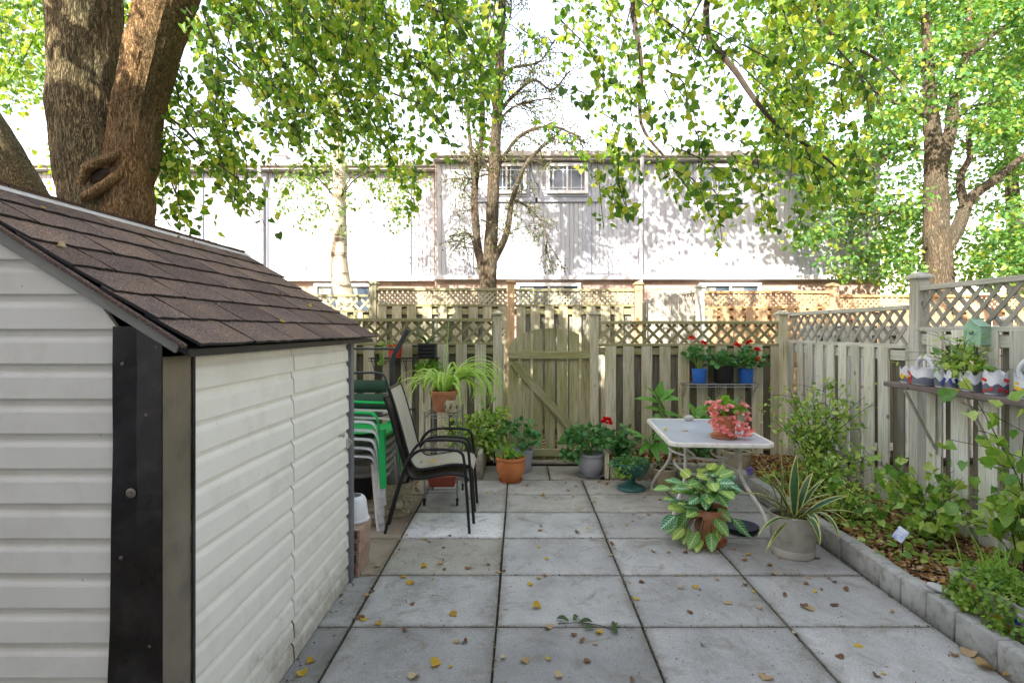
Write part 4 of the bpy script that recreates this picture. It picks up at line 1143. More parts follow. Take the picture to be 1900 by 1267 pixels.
lb.mb.build('branches', 'twig', t3, smooth=True, kind='stuff'); lv.build('crown', [T_HEART, T_HEART2, T_HEART3], 'leaf_canopy', t3)

# --- birch in front of the left house
BY = 9.3
bt = thing('birch_tree', 'white-barked birch with small drooping leaves before the left house', 'tree', tuple(at(640, 612, BY).xy) + (0,))
bark_trunk('trunk', bt, 'bark_birch', [at(650, 780, BY), at(648, 600, BY), at(632, 520, BY), at(628, 430, BY), at(630, 340, BY), at(622, 200, BY), at(615, 60, BY), at(612, -120, BY)], [r * BY / F for r in (20, 19, 17, 15, 12, 9, 7, 4)], n=40, amp=.008)
lb = Limbs(); lv = Leaves()
for _ in range(46):
    py = random.uniform(-80, 390); s_ = random.choice((-1, 1)); q = at(624, py, BY); w = random.uniform(.3, 1.25) * (1.0 if s_ > 0 else .6)
    e = q + Vector((s_ * w, random.uniform(-.7, .7), random.uniform(-.1, .35))); d = e + Vector((s_ * .15, 0, -random.uniform(.4, 1.1)))
    c = lb.limb([q, (q + e) / 2 + Vector((0, 0, .25)), e, d], .014, .002, 5); lb.twigs(c, 4, .45, .003, 1.4, 1)
    if at(0, 0, BY).z and d.z > at(0, 460, BY).z: lv.along(c[5:], 42, .10, .055)
for t in lb.tips:
    if t[-1].z > at(0, 465, BY).z: lv.along(t, 20, .07, .055)
for _ in range(34):
    px = random.uniform(540, 780); py = random.uniform(250, 430 - abs(px - 640) * .25); lv.cluster(at(px, py, BY + random.uniform(-.6, .6)), (.2, .2, .22), 26, .058, 1.0, .4)
lb.mb.build('branches', 'twig', bt, smooth=True, kind='stuff'); lv.build('crown', T_OVATE, 'leaf_birch', bt, 1.5)

# --- nearly bare multi-stemmed tree in the middle
MY = 9.2
mt_ = thing('bare_tree', 'thin multi-stemmed nearly bare tree between the house windows', 'tree', tuple(at(902, 612, MY).xy) + (0,))
k = MY / F
def Mp(*q): return [at(a, b, MY + (c[0] if c else 0)) for a, b, *c in q]
bark_trunk('trunk', mt_, 'bark_grey', Mp((902, 780), (904, 600), (906, 520), (912, 430), (916, 330), (922, 220), (928, 100), (932, 0), (936, -120)), [r * k for r in (18, 17, 15, 12, 11, 9.5, 8.5, 7, 4)], n=36, amp=.008)
lb = Limbs(); lv = Leaves()
main = [Mp((898, 525), (888, 440), (882, 350), (886, 240), (896, 130), (905, 0), (908, -60)), Mp((908, 500), (938, 440), (952, 370), (975, 320), (1000, 275), (1030, 250)), Mp((886, 430), (878, 330), (868, 220), (862, 110), (850, 0)),
        Mp((918, 330), (930, 290), (962, 250), (1010, 238), (1060, 246), (1090, 262)), Mp((924, 210), (950, 170), (990, 150), (1030, 150), (1060, 135)), Mp((926, 160), (950, 130), (1000, 110), (1025, 70)), Mp((920, 260), (940, 210), (970, 185), (1030, 180)),
        Mp((930, 60), (945, 30), (955, -30)), Mp((952, 370), (980, 385), (1000, 400), (1010, 440), (1015, 470)), Mp((885, 350), (870, 330), (840, 330)), Mp((916, 330), (900, 300), (880, 280)), Mp((884, 480), (868, 430), (850, 460))]
for i, a in enumerate(main):
    w = (8, 7, 5, 4, 4, 3.5, 3.5, 3, 2.2, 2, 2, 1.5)[i] * k
    a = [a[0]] + [q + Vector((random.gauss(0, .035), random.gauss(0, .1), random.gauss(0, .03))) for q in a[1:]]; c = lb.limb(a, w, w * .3, 7, 6); lb.twigs(c, 26 if i < 7 else 12, .55, .010, .5, 2, .2)
lb.mb.build('branches', 'bark_grey', mt_, smooth=True, kind='stuff')
for t in lb.tips:
    if random.random() < .7: lv.along(t, 9, .05, .045)
lv.build('crown', T_OVATE, 'leaf_sparse', mt_)

# --- big leafy tree at the right beyond the orange fence
RY_ = 10.6
rt = thing('maple_tree', 'big leafy green tree with forked grey trunk beyond the orange fence', 'tree', tuple(at(1742, 612, RY_).xy) + (0,))
k = RY_ / F
def Rp(*q): return [at(a, b, RY_) for a, b in q]
bark_trunk('trunk', rt, 'bark_grey', Rp((1748, 760), (1746, 560), (1738, 450), (1737, 360), (1736, 290), (1730, 240), (1722, 120), (1712, -40)), [r * k for r in (25, 23, 21, 20, 17, 14, 9, 5)], n=40, amp=.012)
lb = Limbs(); lv = Leaves()
for a, w in ((Rp((1744, 480), (1778, 420), (1800, 370), (1850, 330), (1910, 280), (1980, 200)), 14), (Rp((1737, 330), (1762, 250), (1770, 180), (1790, 110), (1800, 0)), 13), (Rp((1790, 390), (1782, 330), (1800, 290), (1800, 240), (1850, 190)), 8),
             (Rp((1737, 380), (1700, 378), (1640, 385), (1600, 380)), 6), (Rp((1735, 220), (1690, 200), (1640, 180), (1560, 120)), 6), (Rp((1765, 230), (1800, 200), (1850, 190)), 5), (Rp((1790, 110), (1850, 60), (1900, 30)), 5), (Rp((1730, 250), (1650, 290), (1590, 330)), 4)):
    c = lb.limb(a, w * k, w * k * .3, 8, 6); lb.twigs(c, 10, .8, .012, .3, 2)
def crownset(lv, n, x0, x1, y0, y1, Y0, Y1, edge, size, per, rad, keep=None):
    c_ = 0
    while c_ < n:
        px = random.uniform(x0, x1); py = random.uniform(y0, y1)
        if px < edge(py): continue
        Y = random.uniform(Y0, Y1)
        if keep and keep(px, py) and Y < RY_ + .7: continue
        lv.cluster(at(px, py, Y), (rad * random.uniform(.7, 1.3), rad, rad * random.uniform(.4, .7)), per, size, .45, .7, .5, .9); c_ += 1
edge = lambda py: env(py, [(-200, 1400), (0, 1400), (100, 1400), (200, 1405), (300, 1470), (380, 1500), (450, 1490), (480, 1550), (540, 1560)])
crownset(lv, 400, 1400, 2060, -220, 515, 9.2, 12.6, edge, .088, 105, .42, lambda px, py: (1690 < px < 1790 and 180 < py < 500) or (abs(py - (430 - (px - 1770) * .95)) < 42 and px > 1770))
lb.mb.build('branches', 'bark_grey', rt, smooth=True, kind='stuff'); lv.build('crown', T_OVATE, 'leaf_far', rt, 1.5)
bt2 = thing('background_tree', 'bushy tree filling the gap behind the big right-hand tree', 'tree', (14.0, 15.5, 0))
bark_trunk('trunk', bt2, 'bark_grey', [Vector((14, 15.5, 0)), Vector((14.1, 15.5, 3)), Vector((14, 15.6, 6)), Vector((13.8, 15.6, 9))], [.3, .24, .16, .06], n=16)
lv = Leaves(); crownset(lv, 330, 1590, 2250, -250, 560, 13.6, 17.5, lambda py: 1600, .13, 80, .8); lv.build('crown', T_QUAD, 'leaf_far', bt2, 1.4)
bt3 = thing('background_tree', 'pale distant tree showing between stems above the left house', 'tree', (-13.0, 17.0, 0))
bark_trunk('trunk', bt3, 'bark_grey', [Vector((-13, 17, 0)), Vector((-13.1, 17, 3)), Vector((-13, 17, 6)), Vector((-12.8, 17, 9))], [.3, .24, .16, .06], n=16)
lv = Leaves(); crownset(lv, 60, -80, 240, -60, 200, 15.6, 18.5, lambda py: -100, .13, 60, .8); lv.build('crown', T_QUAD, 'leaf_far', bt3, 1.4)
# ================================================================== potted things
def pot_body(root, prof_out, mat, wall=.006, soil_z=None, n=32, name='pot', soil='soil'):
    r1, z1 = prof_out[-1]
    inner = [(max(.001, r - wall), z) for r, z in prof_out[::-1] if z > prof_out[0][1] + .01]
    m = MB(); m.lathe([(0, prof_out[0][1])] + prof_out + inner + [(0, inner[-1][1])], n=n)
    me = m.mesh(name); o = link(name, me, mat, root); shade(me, 35)
    if soil_z is not None:
        rr = 0
        for (ra, za), (rb, zb) in zip(prof_out, prof_out[1:]):
            if za <= soil_z <= zb and zb > za: rr = ra + (rb - ra) * (soil_z - za) / (zb - za)
        m = MB(); m.lathe([(0, .008), (rr * .5, .004), (rr - wall * .6, 0)], n=18); me = m.mesh('soil')
        for v in me.vertices: v.co.z += .006 * mnoise.noise(v.co * 40)
        link('soil', me, soil, root, (0, 0, soil_z))
    return o
def std_pot(rt, rb, h, rim=.03, lip=.008):
    return [(rb * .96, 0), (rb, .006), (rt - lip, h - rim), (rt, h - rim + .003), (rt + .002, h - .003), (rt - .001, h)]
def round_pot(r, h):
    return [(r * .62, 0), (r * .66, .012), (r * .88, h * .25), (r * 1.0, h * .52), (r * .97, h * .75), (r * .93, h * .84), (r * 1.0, h * .87), (r * 1.02, h * .96), (r * .99, h)]
def saucer(root, r, mat, h=.02):
    m = MB(); m.lathe([(0, 0), (r * .85, 0), (r, h), (r * .97, h), (r * .83, .006), (0, .006)], n=28); me = m.mesh('saucer'); o = link('saucer', me, mat, root); shade(me); return o
def foliage(root, c, rad, N, size, T, mat, stems=10, base=(0, 0, 0), droop=.3, up=.8, flat=.6, name='foliage', wmul=1.0, shell=.45, stem_r=.003, stem_mat='leaf_bright', out=.9):
    c = Vector(c) + wloc(root); b = Vector(base) + wloc(root)
    d = rdir(N); d[:, 2] = np.abs(d[:, 2]) * .95 - .12; r = rng.random((N, 1)) ** shell
    P = np.array(c)[None] + d * r * np.array(rad)[None]
    o = scatter(name, T, P, d * out + rng.normal(size=(N, 3)) * .35 + np.array([0, 0, -droop]), d * .35 + rng.normal(size=(N, 3)) * flat + np.array([0, -.15, up]), size * rng.uniform(.6, 1.2, N), mat, root, 'stuff', wmul)
    if stems:
        m = MB()
        for i in range(stems):
            q = Vector(P[rng.integers(N)]); mid = (q + b) / 2 + Vector((0, 0, .02)) + Vector((random.gauss(0, .01), random.gauss(0, .01), 0)); m.tube(curve([b + Vector((random.gauss(0, .01), random.gauss(0, .01), 0)), mid, q], 3), stem_r, 5, False)
        m.build('stems', stem_mat, root, kind='stuff')
    return o
def flower(root, p, r, mat, N=22, name='flower_head', stem_from=None):
    P = Vector(p) + wloc(root); d = rdir(N); d[:, 2] = np.abs(d[:, 2]) * .9 - .1
    o = scatter(name, T_ROUND, np.array(P)[None] + d * r * .45, d + rng.normal(size=(N, 3)) * .2, d + np.array([0, 0, .6]) + rng.normal(size=(N, 3)) * .4, r * rng.uniform(.6, .95, N), mat, root, None)
    if stem_from is not None:
        m = MB(); m.tube(curve([Vector(stem_from) + wloc(root), (Vector(stem_from) + wloc(root) + P) / 2 + Vector((.01, 0, .01)), P], 4), .0022, 5, False); m.build('flower_stem', 'leaf_bright', root)
    return o
def strap(root, p0, az, length, width, el=70, bend=60, mats=('leaf_strap',), margin=.0, name='leaf', n=10, fold=.25, twist=0.0, tipw=.0, peak=.45):
    m = MB(); p = Vector(p0) + wloc(root); e = R(el); rows = []
    sx = Vector((-math.sin(az), math.cos(az), 0))
    for i in range(n + 1):
        t = i / n; w = width * (min(1, .45 + t / peak * .55) if t < peak else max(tipw, 1 - ((t - peak) / (1 - peak)) ** 2.2)) / 2
        d = Vector((math.cos(az) * math.cos(e), math.sin(az) * math.cos(e), math.sin(e))); nn = sx.cross(d).normalized() * -1
        tw = twist * t; s2 = sx * math.cos(tw) + nn * math.sin(tw); n2 = nn * math.cos(tw) - sx * math.sin(tw)
        mw = max(w - margin, 0) if margin else w * .5
        rows.append([p - s2 * w + n2 * w * fold, p - s2 * mw + n2 * mw * fold, p + Vector((0, 0, 0)), p + s2 * mw + n2 * mw * fold, p + s2 * w + n2 * w * fold])
        p = p + d * length / n; e -= R(bend) / n * (0.5 + t)
    m.grid(rows)
    if len(mats) > 1:
        for fi in range(len(m.f)): m.m[fi] = 1 if fi % 4 in (0, 3) else 0
    o = m.build(name, list(mats), root); me = o.data; me.polygons.foreach_set('use_smooth', [True] * len(me.polygons)); return o
def big_leaf(root, T_out, base, tip, nrm, width, mat, name='leaf', cup=.12, nseg=7, droop=.15):
    # broad single leaf, own object with its own frame (Y along the midrib)
    base = Vector(base); tip = Vector(tip); y = (tip - base); l_ = y.length; y.normalize(); z = Vector(nrm); z = (z - y * z.dot(y)).normalized(); x = y.cross(z)
    m = MB(); rows = []
    for i in range(nseg + 1):
        t = i / nseg; w = width * T_out(t) / 2; zz = -droop * l_ * t * t
        rows.append([(w * s, t * l_, zz + cup * abs(s) * w * 1.2 + .004 * math.sin(9 * t + s * 3)) for s in (-1, -.5, 0, .5, 1)])
    m.grid(rows); me = m.mesh(name); me.polygons.foreach_set('use_smooth', [True] * len(me.polygons))
    o = link(name, me, mat, root); o.matrix_local = Matrix.Translation(base) @ Matrix((x, y, z)).transposed().to_4x4(); return o
OV = lambda t: (math.sin(math.pi * min(1, t * .97 + .03) ** .8)) ** .75
HS = lambda t: (math.sin(math.pi * min(1, t * .95 + .05) ** .65)) ** .85

# --- wire shelf on the back fence, right, with three pots
def wire_shelf(label, x0, x1, y0, y1, z, mat='metal_wire', drop=0.0, name='wire_shelf'):
    r_ = thing(name, label, 'shelf', ((x0 + x1) / 2, (y0 + y1) / 2, z)); m = MB()
    m.tube([(x0, y0, z), (x1, y0, z), (x1, y1, z), (x0, y1, z), (x0, y0, z)], .005, 6); m.tube([(x0, y0, z - .03), (x1, y0, z - .03)], .004, 6); m.build('frame', mat, r_, smooth=True)
    m = MB(); n = max(3, int((x1 - x0) / .028))
    for i in range(1, n): x = x0 + (x1 - x0) * i / n; m.tube([(x, y0, z + .003), (x, y1, z + .003)], .0022, 5)
    m.build('wires', mat, r_, kind='stuff')
    for x in (x0 + .03, (x0 + x1) / 2, x1 - .03):
        m = MB(); m.tube([(x, y0 + .01, z - .004), (x, y1, z - .16)], .004, 6); m.tube([(x, y1, z), (x, y1, z - .3)], .005, 6); m.build('bracket', mat, r_)
    return r_
SZ = .935
wire_shelf('white wire shelf with three pots on the fence behind the table', 1.86, 2.72, 6.17, 6.36, SZ)
def geranium(label, loc, rt, rb, h, mat, c, rad, N, flowers, size=.05, group=None, cat='potted plant', leafm='leaf_geranium', prof=None, T=T_ROUND, sauc=None):
    g = thing('potted_geranium', label, cat, loc, group=group); pot_body(g, prof or std_pot(rt, rb, h, .02, .004), mat, soil_z=h * .88)
    if sauc: saucer(g, rt * 1.05, sauc)
    foliage(g, c, rad, N, size, T, leafm, 12, (0, 0, h * .88), .1, .9)
    for f in flowers: flower(g, f, .04, 'petal_red', stem_from=(f[0] * .4, f[1] * .4, h))
    return g
geranium('leggy red-flowered geranium in the left blue pot on the wire shelf', (2.05, 6.26, SZ + .008), .085, .072, .165, 'plastic_blue', (-.02, 0, .26), (.17, .1, .19), 60, [(-.1, -.02, .50), (.03, -.04, .445)], .06)
geranium('yellow-green geranium in the black pot on the wire shelf', (2.32, 6.26, SZ + .008), .115, .092, .20, 'plastic_black', (0, 0, .22), (.19, .12, .17), 85, [], .06)
geranium('red-flowered geranium in the right blue pot on the wire shelf', (2.585, 6.26, SZ + .008), .085, .074, .165, 'plastic_blue', (.03, -.02, .22), (.18, .12, .22), 90, [(-.12, -.03, .42), (.03, -.03, .46), (.10, -.06, .37), (.10, -.07, .26)], .06)

# --- shelves and plants on the back fence, left
wire_shelf('dark wire shelf high on the fence beside the gate, holding planters', -1.72, -.93, 6.2, 6.37, 1.225, 'metal_black')
wire_shelf('small dark wire shelf below the planters on the left fence', -1.15, -.78, 6.18, 6.37, 1.0, 'metal_black')
g = thing('hanging_pot', 'red plastic pot with a pale trailing plant on the dark shelf', 'potted plant', (-1.43, 6.27, 1.232)); pot_body(g, std_pot(.085, .065, .15, .02), 'plastic_red', soil_z=.13)
foliage(g, (-.08, -.06, .1), (.11, .06, .12), 40, .035, T_ROUND, 'leaf_bright', 6, (0, 0, .13)); foliage(g, (-.14, -.08, -.06), (.04, .03, .12), 30, .03, T_ROUND, 'leaf_bright', 3, (-.09, -.05, .1), name='foliage')
g = thing('orchid_planter', 'black ribbed planter with long arching dark green strap leaves', 'potted plant', (-1.06, 6.25, 1.232))
m = MB(); 
for k_ in range(4): m.cbox((0, 0, .022 + k_ * .04), (.2 + .006 * (k_ % 2), .13, .038), .008)
me = m.mesh('planter'); link('planter', me, 'plastic_black', g)
for az, l_, w, el, bd in ((R(195), .42, .055, 62, 170), (R(170), .33, .05, 70, 120), (R(-5), .62, .045, 60, 130), (R(8), .5, .04, 55, 90), (R(215), .25, .045, 50, 60), (R(-30), .3, .05, 40, 60), (R(250), .2, .05, 50, 60)):
    strap(g, (0, -.02, .15), az, l_, w, el, bd)
g = thing('shelf_plant', 'small bright green mounded plant on the lower small shelf', 'potted plant', (-1.04, 6.24, 1.008)); pot_body(g, std_pot(.07, .055, .07, .015), 'plastic_black', soil_z=.06)
foliage(g, (0, -.02, .1), (.15, .1, .12), 130, .04, T_ROUND, 'leaf_bright', 8, (0, 0, .06), .2, .8)

# --- wire cart with spider plant
cx0, cx1, cy0, cy1 = -.845, -.555, 4.84, 5.30
cart = thing('wire_cart', 'three-tier wire cart on casters holding the spider plant', 'cart', ((cx0 + cx1) / 2, (cy0 + cy1) / 2, 0))
for x in (cx0, cx1):
    for y in (cy0, cy1):
        m = MB(); m.tube([(x, y, .06), (x, y, .83)], .009, 8); m.build('post', 'metal_wire', cart, smooth=True)
        m = MB(); m.tube([(x - .009, y - .004, .026), (x + .009, y - .004, .026)], .026, 14); m.cbox((x, y, .05), (.024, .03, .03), .004); m.build('caster', 'plastic_black', cart, smooth=True)
for z in (.14, .50, .80):
    m = MB()
    for zz in (z, z - .03): m.tube([(cx0, cy0, zz), (cx1, cy0, zz), (cx1, cy1, zz), (cx0, cy1, zz), (cx0, cy0, zz)], .004, 6)
    zig = [(cx0 + (cx1 - cx0) * i / 16, cy0, z - (.03 if i % 2 else 0)) for i in range(17)]; m.tube(zig, .0025, 4)
    for i in range(1, 13): x = cx0 + (cx1 - cx0) * i / 13; m.tube([(x, cy0, z), (x, cy1, z)], .0028, 4)
    m.build('shelf', 'metal_wire', cart, smooth=True)
tr = thing('plastic_tray', 'brick red plastic trough on the bottom shelf of the cart', 'tray', (-.70, 5.05, .145))
m = MB()
def hollow(m, c, sx, sy, h, taper=.85, t=.008):
    a = [(-sx / 2 * taper, -sy / 2 * taper), (sx / 2 * taper, -sy / 2 * taper), (sx / 2 * taper, sy / 2 * taper), (-sx / 2 * taper, sy / 2 * taper)]; b = [(x / taper, y / taper) for x, y in a]
    ins = [(x * (1 - t * 2 / sx), y * (1 - t * 2 / sy)) for x, y in b]; ina = [(x * .96, y * .96) for x, y in a]
    V = [(x + c[0], y + c[1], c[2]) for x, y in a] + [(x + c[0], y + c[1], c[2] + h) for x, y in b] + [(x + c[0], y + c[1], c[2] + h) for x, y in ins] + [(x + c[0], y + c[1], c[2] + .01) for x, y in ina]
    Fs = [(3, 2, 1, 0)]
    for r_ in range(3):
        for i in range(4): j = (i + 1) % 4; Fs.append((r_ * 4 + i, r_ * 4 + j, r_ * 4 + 4 + j, r_ * 4 + 4 + i))
    Fs.append((12, 13, 14, 15)); m.add(V, Fs)
hollow(m, (-.70, 5.05, .145), .26, .36, .10); m.build('trough', 'tray_red', tr)
m = MB(); m.cbox((-.70, 4.872, .24), (.27, .012, .02), .003); m.build('rim', 'tray_red', tr)
sp_ = thing('spider_plant', 'big cascading spider plant in terracotta pot atop the wire cart', 'potted plant', (-.70, 5.02, .806))
pot_body(sp_, [(.085, 0), (.088, .006), (.118, .15), (.128, .153), (.13, .185), (.126, .19)], 'terracotta', soil_z=.17, n=40)
for k_ in range(92):
    az = random.uniform(0, 2 * math.pi); 
    if k_ % 3 == 0: az = random.uniform(-.7, .7)
    right = math.cos(az) > .1; l_ = random.uniform(.4, .66) if right else random.uniform(.32, .58)
    if k_ % 3 == 0: l_ = random.uniform(.55, .8)
    strap(sp_, (math.cos(az) * .03, math.sin(az) * .03, .17), az, l_ * 1.12, random.uniform(.022, .03), random.uniform(42, 76), random.uniform(185, 245) if right else random.uniform(130, 215), ('spider_leaf',), 0, 'leaf', 9, .35, random.uniform(-.5, .5))
m = MB(); m.tube(curve([Vector((-.70, 5.02, .97)), Vector((-.695, 5.02, 1.2)), Vector((-.665, 5.02, 1.45)), Vector((-.655, 5.0, 1.62))], 6), lerp_list([.007, .006, .005, .003], 6), 6); m.build('flower_stalk', 'spider_leaf', sp_, smooth=True)
tp_ = thing('clay_planter', 'round olive brown cut-out clay pot beside the spider plant pot', 'pot', (-.615, 4.90, .806))
pot_body(tp_, [(.03, 0), (.05, .01), (.066, .05), (.062, .09), (.045, .115), (.035, .118)], 'pot_aged', soil_z=None)
for a in (-.9, 0, .9):
    m = MB(); m.cbox((0, 0, 0), (.012, .006, .035), .002); o = m.build('cut_out', 'soil', None); o.parent = tp_; o.location = (.064 * math.sin(a), -.064 * math.cos(a), .06); o.rotation_euler = (0, .5, a)

# --- pots around the gate
g = thing('terracotta_pot', 'round orange terracotta pot with a small herb left of the gate', 'potted plant', (-.096, 5.62, 0)); saucer(g, .125, 'terracotta_orange', .022); b_ = pot_body(g, round_pot(.150, .245), 'terracotta_orange', soil_z=.20, n=40); b_.location.z = .008
foliage(g, (-.01, 0, .26), (.12, .1, .11), 70, .045, T_ROUND, 'leaf_bright', 9, (0, 0, .2))
g = thing('potted_geranium', 'sprawling leafy geranium in a small grey pot behind the orange pot', 'potted plant', (.02, 6.02, 0)); pot_body(g, std_pot(.13, .1, .24, .03), 'plastic_grey_pot', soil_z=.2)
foliage(g, (-.05, 0, .42), (.24, .15, .2), 70, .06, T_LOBED, 'leaf_geranium', 14, (0, 0, .2)); foliage(g, (.1, -.1, .32), (.14, .1, .14), 45, .055, T_ROUND, 'leaf_geranium', 6, (0, 0, .2))
g = thing('potted_geranium', 'dense round geranium in a grey pot with saucer by the gate', 'potted plant', (.755, 5.83, 0)); saucer(g, .165, 'plastic_grey_pot', .025); b_ = pot_body(g, round_pot(.142, .235), 'plastic_grey_pot', soil_z=.19, n=40); b_.location.z = .01
foliage(g, (-.03, -.02, .36), (.29, .22, .22), 330, .055, T_ROUND, 'leaf_geranium', 22, (0, 0, .19), .3, .7, shell=.3); foliage(g, (-.2, -.05, .2), (.14, .14, .14), 90, .05, T_ROUND, 'leaf_geranium', 8, (0, 0, .19), .5, .6)
flower(g, (.16, -.05, .58), .055, 'petal_red', 30, stem_from=(.05, 0, .25))
g = thing('urn_planter', 'teal pedestal urn planter with a trailing pale green plant', 'potted plant', (1.08, 5.33, 0))
pot_body(g, [(.13, 0), (.135, .015), (.125, .03), (.075, .045), (.04, .075), (.038, .10), (.06, .12), (.135, .15), (.168, .20), (.178, .245), (.185, .255), (.18, .27)], 'plastic_teal', soil_z=.235, n=40)
foliage(g, (-.02, -.06, .26), (.21, .17, .09), 260, .035, T_OVATE, 'leaf_geranium', 14, (0, 0, .235), .3, .9); foliage(g, (-.10, -.15, .17), (.11, .07, .13), 110, .035, T_OVATE, 'leaf_bright', 8, (0, -.1, .24), .7, .5)
g = thing('tan_pot', 'small tan plastic pot with yellow price sticker beside the urn', 'pot', (1.425, 5.42, 0)); pot_body(g, std_pot(.125, .095, .19, .03), 'pot_tan', soil_z=.16)
m = MB(); m.cbox((0, 0, 0), (.055, .003, .022), .001); o = m.build('sticker', 'label_yellow', None); o.parent = g; o.location = (.01, -.108, .07); o.rotation_euler = (R(-10), 0, 0)
foliage(g, (0, 0, .2), (.1, .08, .06), 22, .05, T_OVATE, 'leaf_dull_green', 4, (0, 0, .16)); 
g = thing('tan_pot', 'brown rimmed pot of ivy in the soil behind the table legs', 'potted plant', (2.27, 5.72, .1)); pot_body(g, std_pot(.155, .12, .2, .03), 'pot_tan', soil_z=.17); foliage(g, (0, 0, .25), (.2, .14, .12), 90, .06, T_OVATE, 'leaf_geranium', 8, (0, 0, .17))
# large-leaved plants at the back fence
def hosta(label, loc, leaves, name='large_leaf_plant'):
    g = thing(name, label, 'plant', loc); m = MB()
    for (bx, by, bz), (tx, ty, tz), w in leaves:
        b = Vector((bx, by, bz)); t = Vector((tx, ty, tz)); big_leaf(g, HS, b, t, Vector((random.uniform(-.3, .3), -.55, 1)), w, 'leaf_hosta', droop=.2)
        m.tube(curve([Vector((0, 0, 0)) + wloc(g), (b * .5 + Vector((0, 0, .06))) + wloc(g), b + wloc(g)], 4), .005, 5, False)
    m.build('stems', 'leaf_bright', g, kind='stuff'); return g
base = Vector((1.75, 6.12, .11))
def rel(px, py, Y=6.05): return tuple(at(px, py, Y) - base)
hosta('tall plant with broad bright green leaves standing behind the table', tuple(base), [(rel(1222, 745), rel(1178, 732), .09), (rel(1222, 745), rel(1205, 712, 5.95), .09), (rel(1225, 740), rel(1262, 735, 5.95), .13), (rel(1222, 735), rel(1228, 706), .10), (rel(1225, 738), rel(1250, 718), .11),
      (rel(1222, 760), rel(1196, 752), .08), (rel(1222, 768), rel(1208, 788), .08), (rel(1228, 765), rel(1275, 770), .07), (rel(1222, 752), rel(1240, 764), .1), (rel(1290, 770), rel(1280, 745), .10), (rel(1292, 772), rel(1312, 745), .11), (rel(1288, 772), rel(1312, 762), .10), (rel(1290, 775), rel(1268, 772), .09), (rel(1300, 776), rel(1325, 772), .07)])
base = Vector((1.42, 5.95, .11))
hosta('low plant with pointed green leaves beside the urn under the table edge', tuple(base), [(rel(1200, 815, 5.7), rel(1165, 788, 5.6), .06), (rel(1200, 815, 5.7), rel(1178, 800, 5.5), .07), (rel(1205, 812, 5.7), rel(1218, 792, 5.6), .08), (rel(1205, 818, 5.7), rel(1240, 808, 5.5), .09), (rel(1205, 822, 5.7), rel(1186, 836, 5.5), .08), (rel(1215, 822, 5.7), rel(1245, 838, 5.4), .10),
      (rel(1215, 815, 5.7), rel(1232, 795, 5.7), .08), (rel(1225, 822, 5.7), rel(1262, 825, 5.6), .07), (rel(1210, 825, 5.7), rel(1222, 848, 5.4), .08), (rel(1215, 812, 5.8), rel(1246, 790, 5.8), .08)])
def thicket(label, name, base, stems, leaf, size, mat, T, per=14, cat='shrub', wmul=1.0, spread=.05, rs=.004):
    g = thing(name, label, cat, base); m = MB(); lv = Leaves()
    for q in stems:
        pts = [Vector(p) for p in q]; c = curve(pts, 5); N = len(c); m.tube(c, [rs * (1.3 - i / N) for i in range(N)], 5, False)
        k0 = int(N * .3); lv.along(c[k0:], per, spread, size, .15, .9)
        for _ in range(3):
            i = random.randint(k0, N - 2); d = Vector((random.gauss(0, .14), random.gauss(0, .1), random.uniform(.0, .16))); e = c[i] + d; m.tube([c[i], c[i] + d * .5 + Vector((0, 0, .01)), e], rs * .5, 4, False); lv.along([c[i], c[i] + d * .6, e], per // 2, spread * .8, size, .15, .9)
    m.build('stems', 'twig', g, smooth=True, kind='stuff'); lv.build('foliage', T, mat, g, wmul); return g
def fan(base, n, hx, hy, h0, h1, lean=(0, 0)):
    out = []
    for _ in range(n):
        t = Vector((random.uniform(-hx, hx) + lean[0], random.uniform(-hy, hy) + lean[1], random.uniform(h0, h1))); b = Vector(base) + Vector((random.gauss(0, .04), random.gauss(0, .04), 0)); out.append([b, b + Vector((t.x * .25, t.y * .25, t.z * .55)), b + t])
    return out
b0 = (-.33, 6.0, .1); thicket('leafy shrub with long leaves behind the wire cart', 'bed_shrub', b0, fan(b0, 9, .16, .12, .25, .62), 0, .075, 'leaf_shrub', T_LANCE, 26, wmul=1.7)
b0 = (-.62, 6.1, .1); thicket('green undergrowth below the fence shelf behind the cart', 'bed_shrub', b0, fan(b0, 10, .25, .12, .2, .5), 0, .055, 'leaf_shrub', T_OVATE, 22)
b0 = (1.15, 6.1, .11); thicket('small dark geranium seedling in the bed behind the urn', 'bed_plant', b0, fan(b0, 6, .18, .1, .12, .3), 0, .05, 'leaf_geranium', T_ROUND, 14, cat='plant')
b0 = (2.0, 6.15, .1); thicket('low green plants in the bed behind the table', 'bed_plant', b0, fan(b0, 10, .3, .14, .12, .35), 0, .05, 'leaf_geranium', T_OVATE, 16, cat='plant')

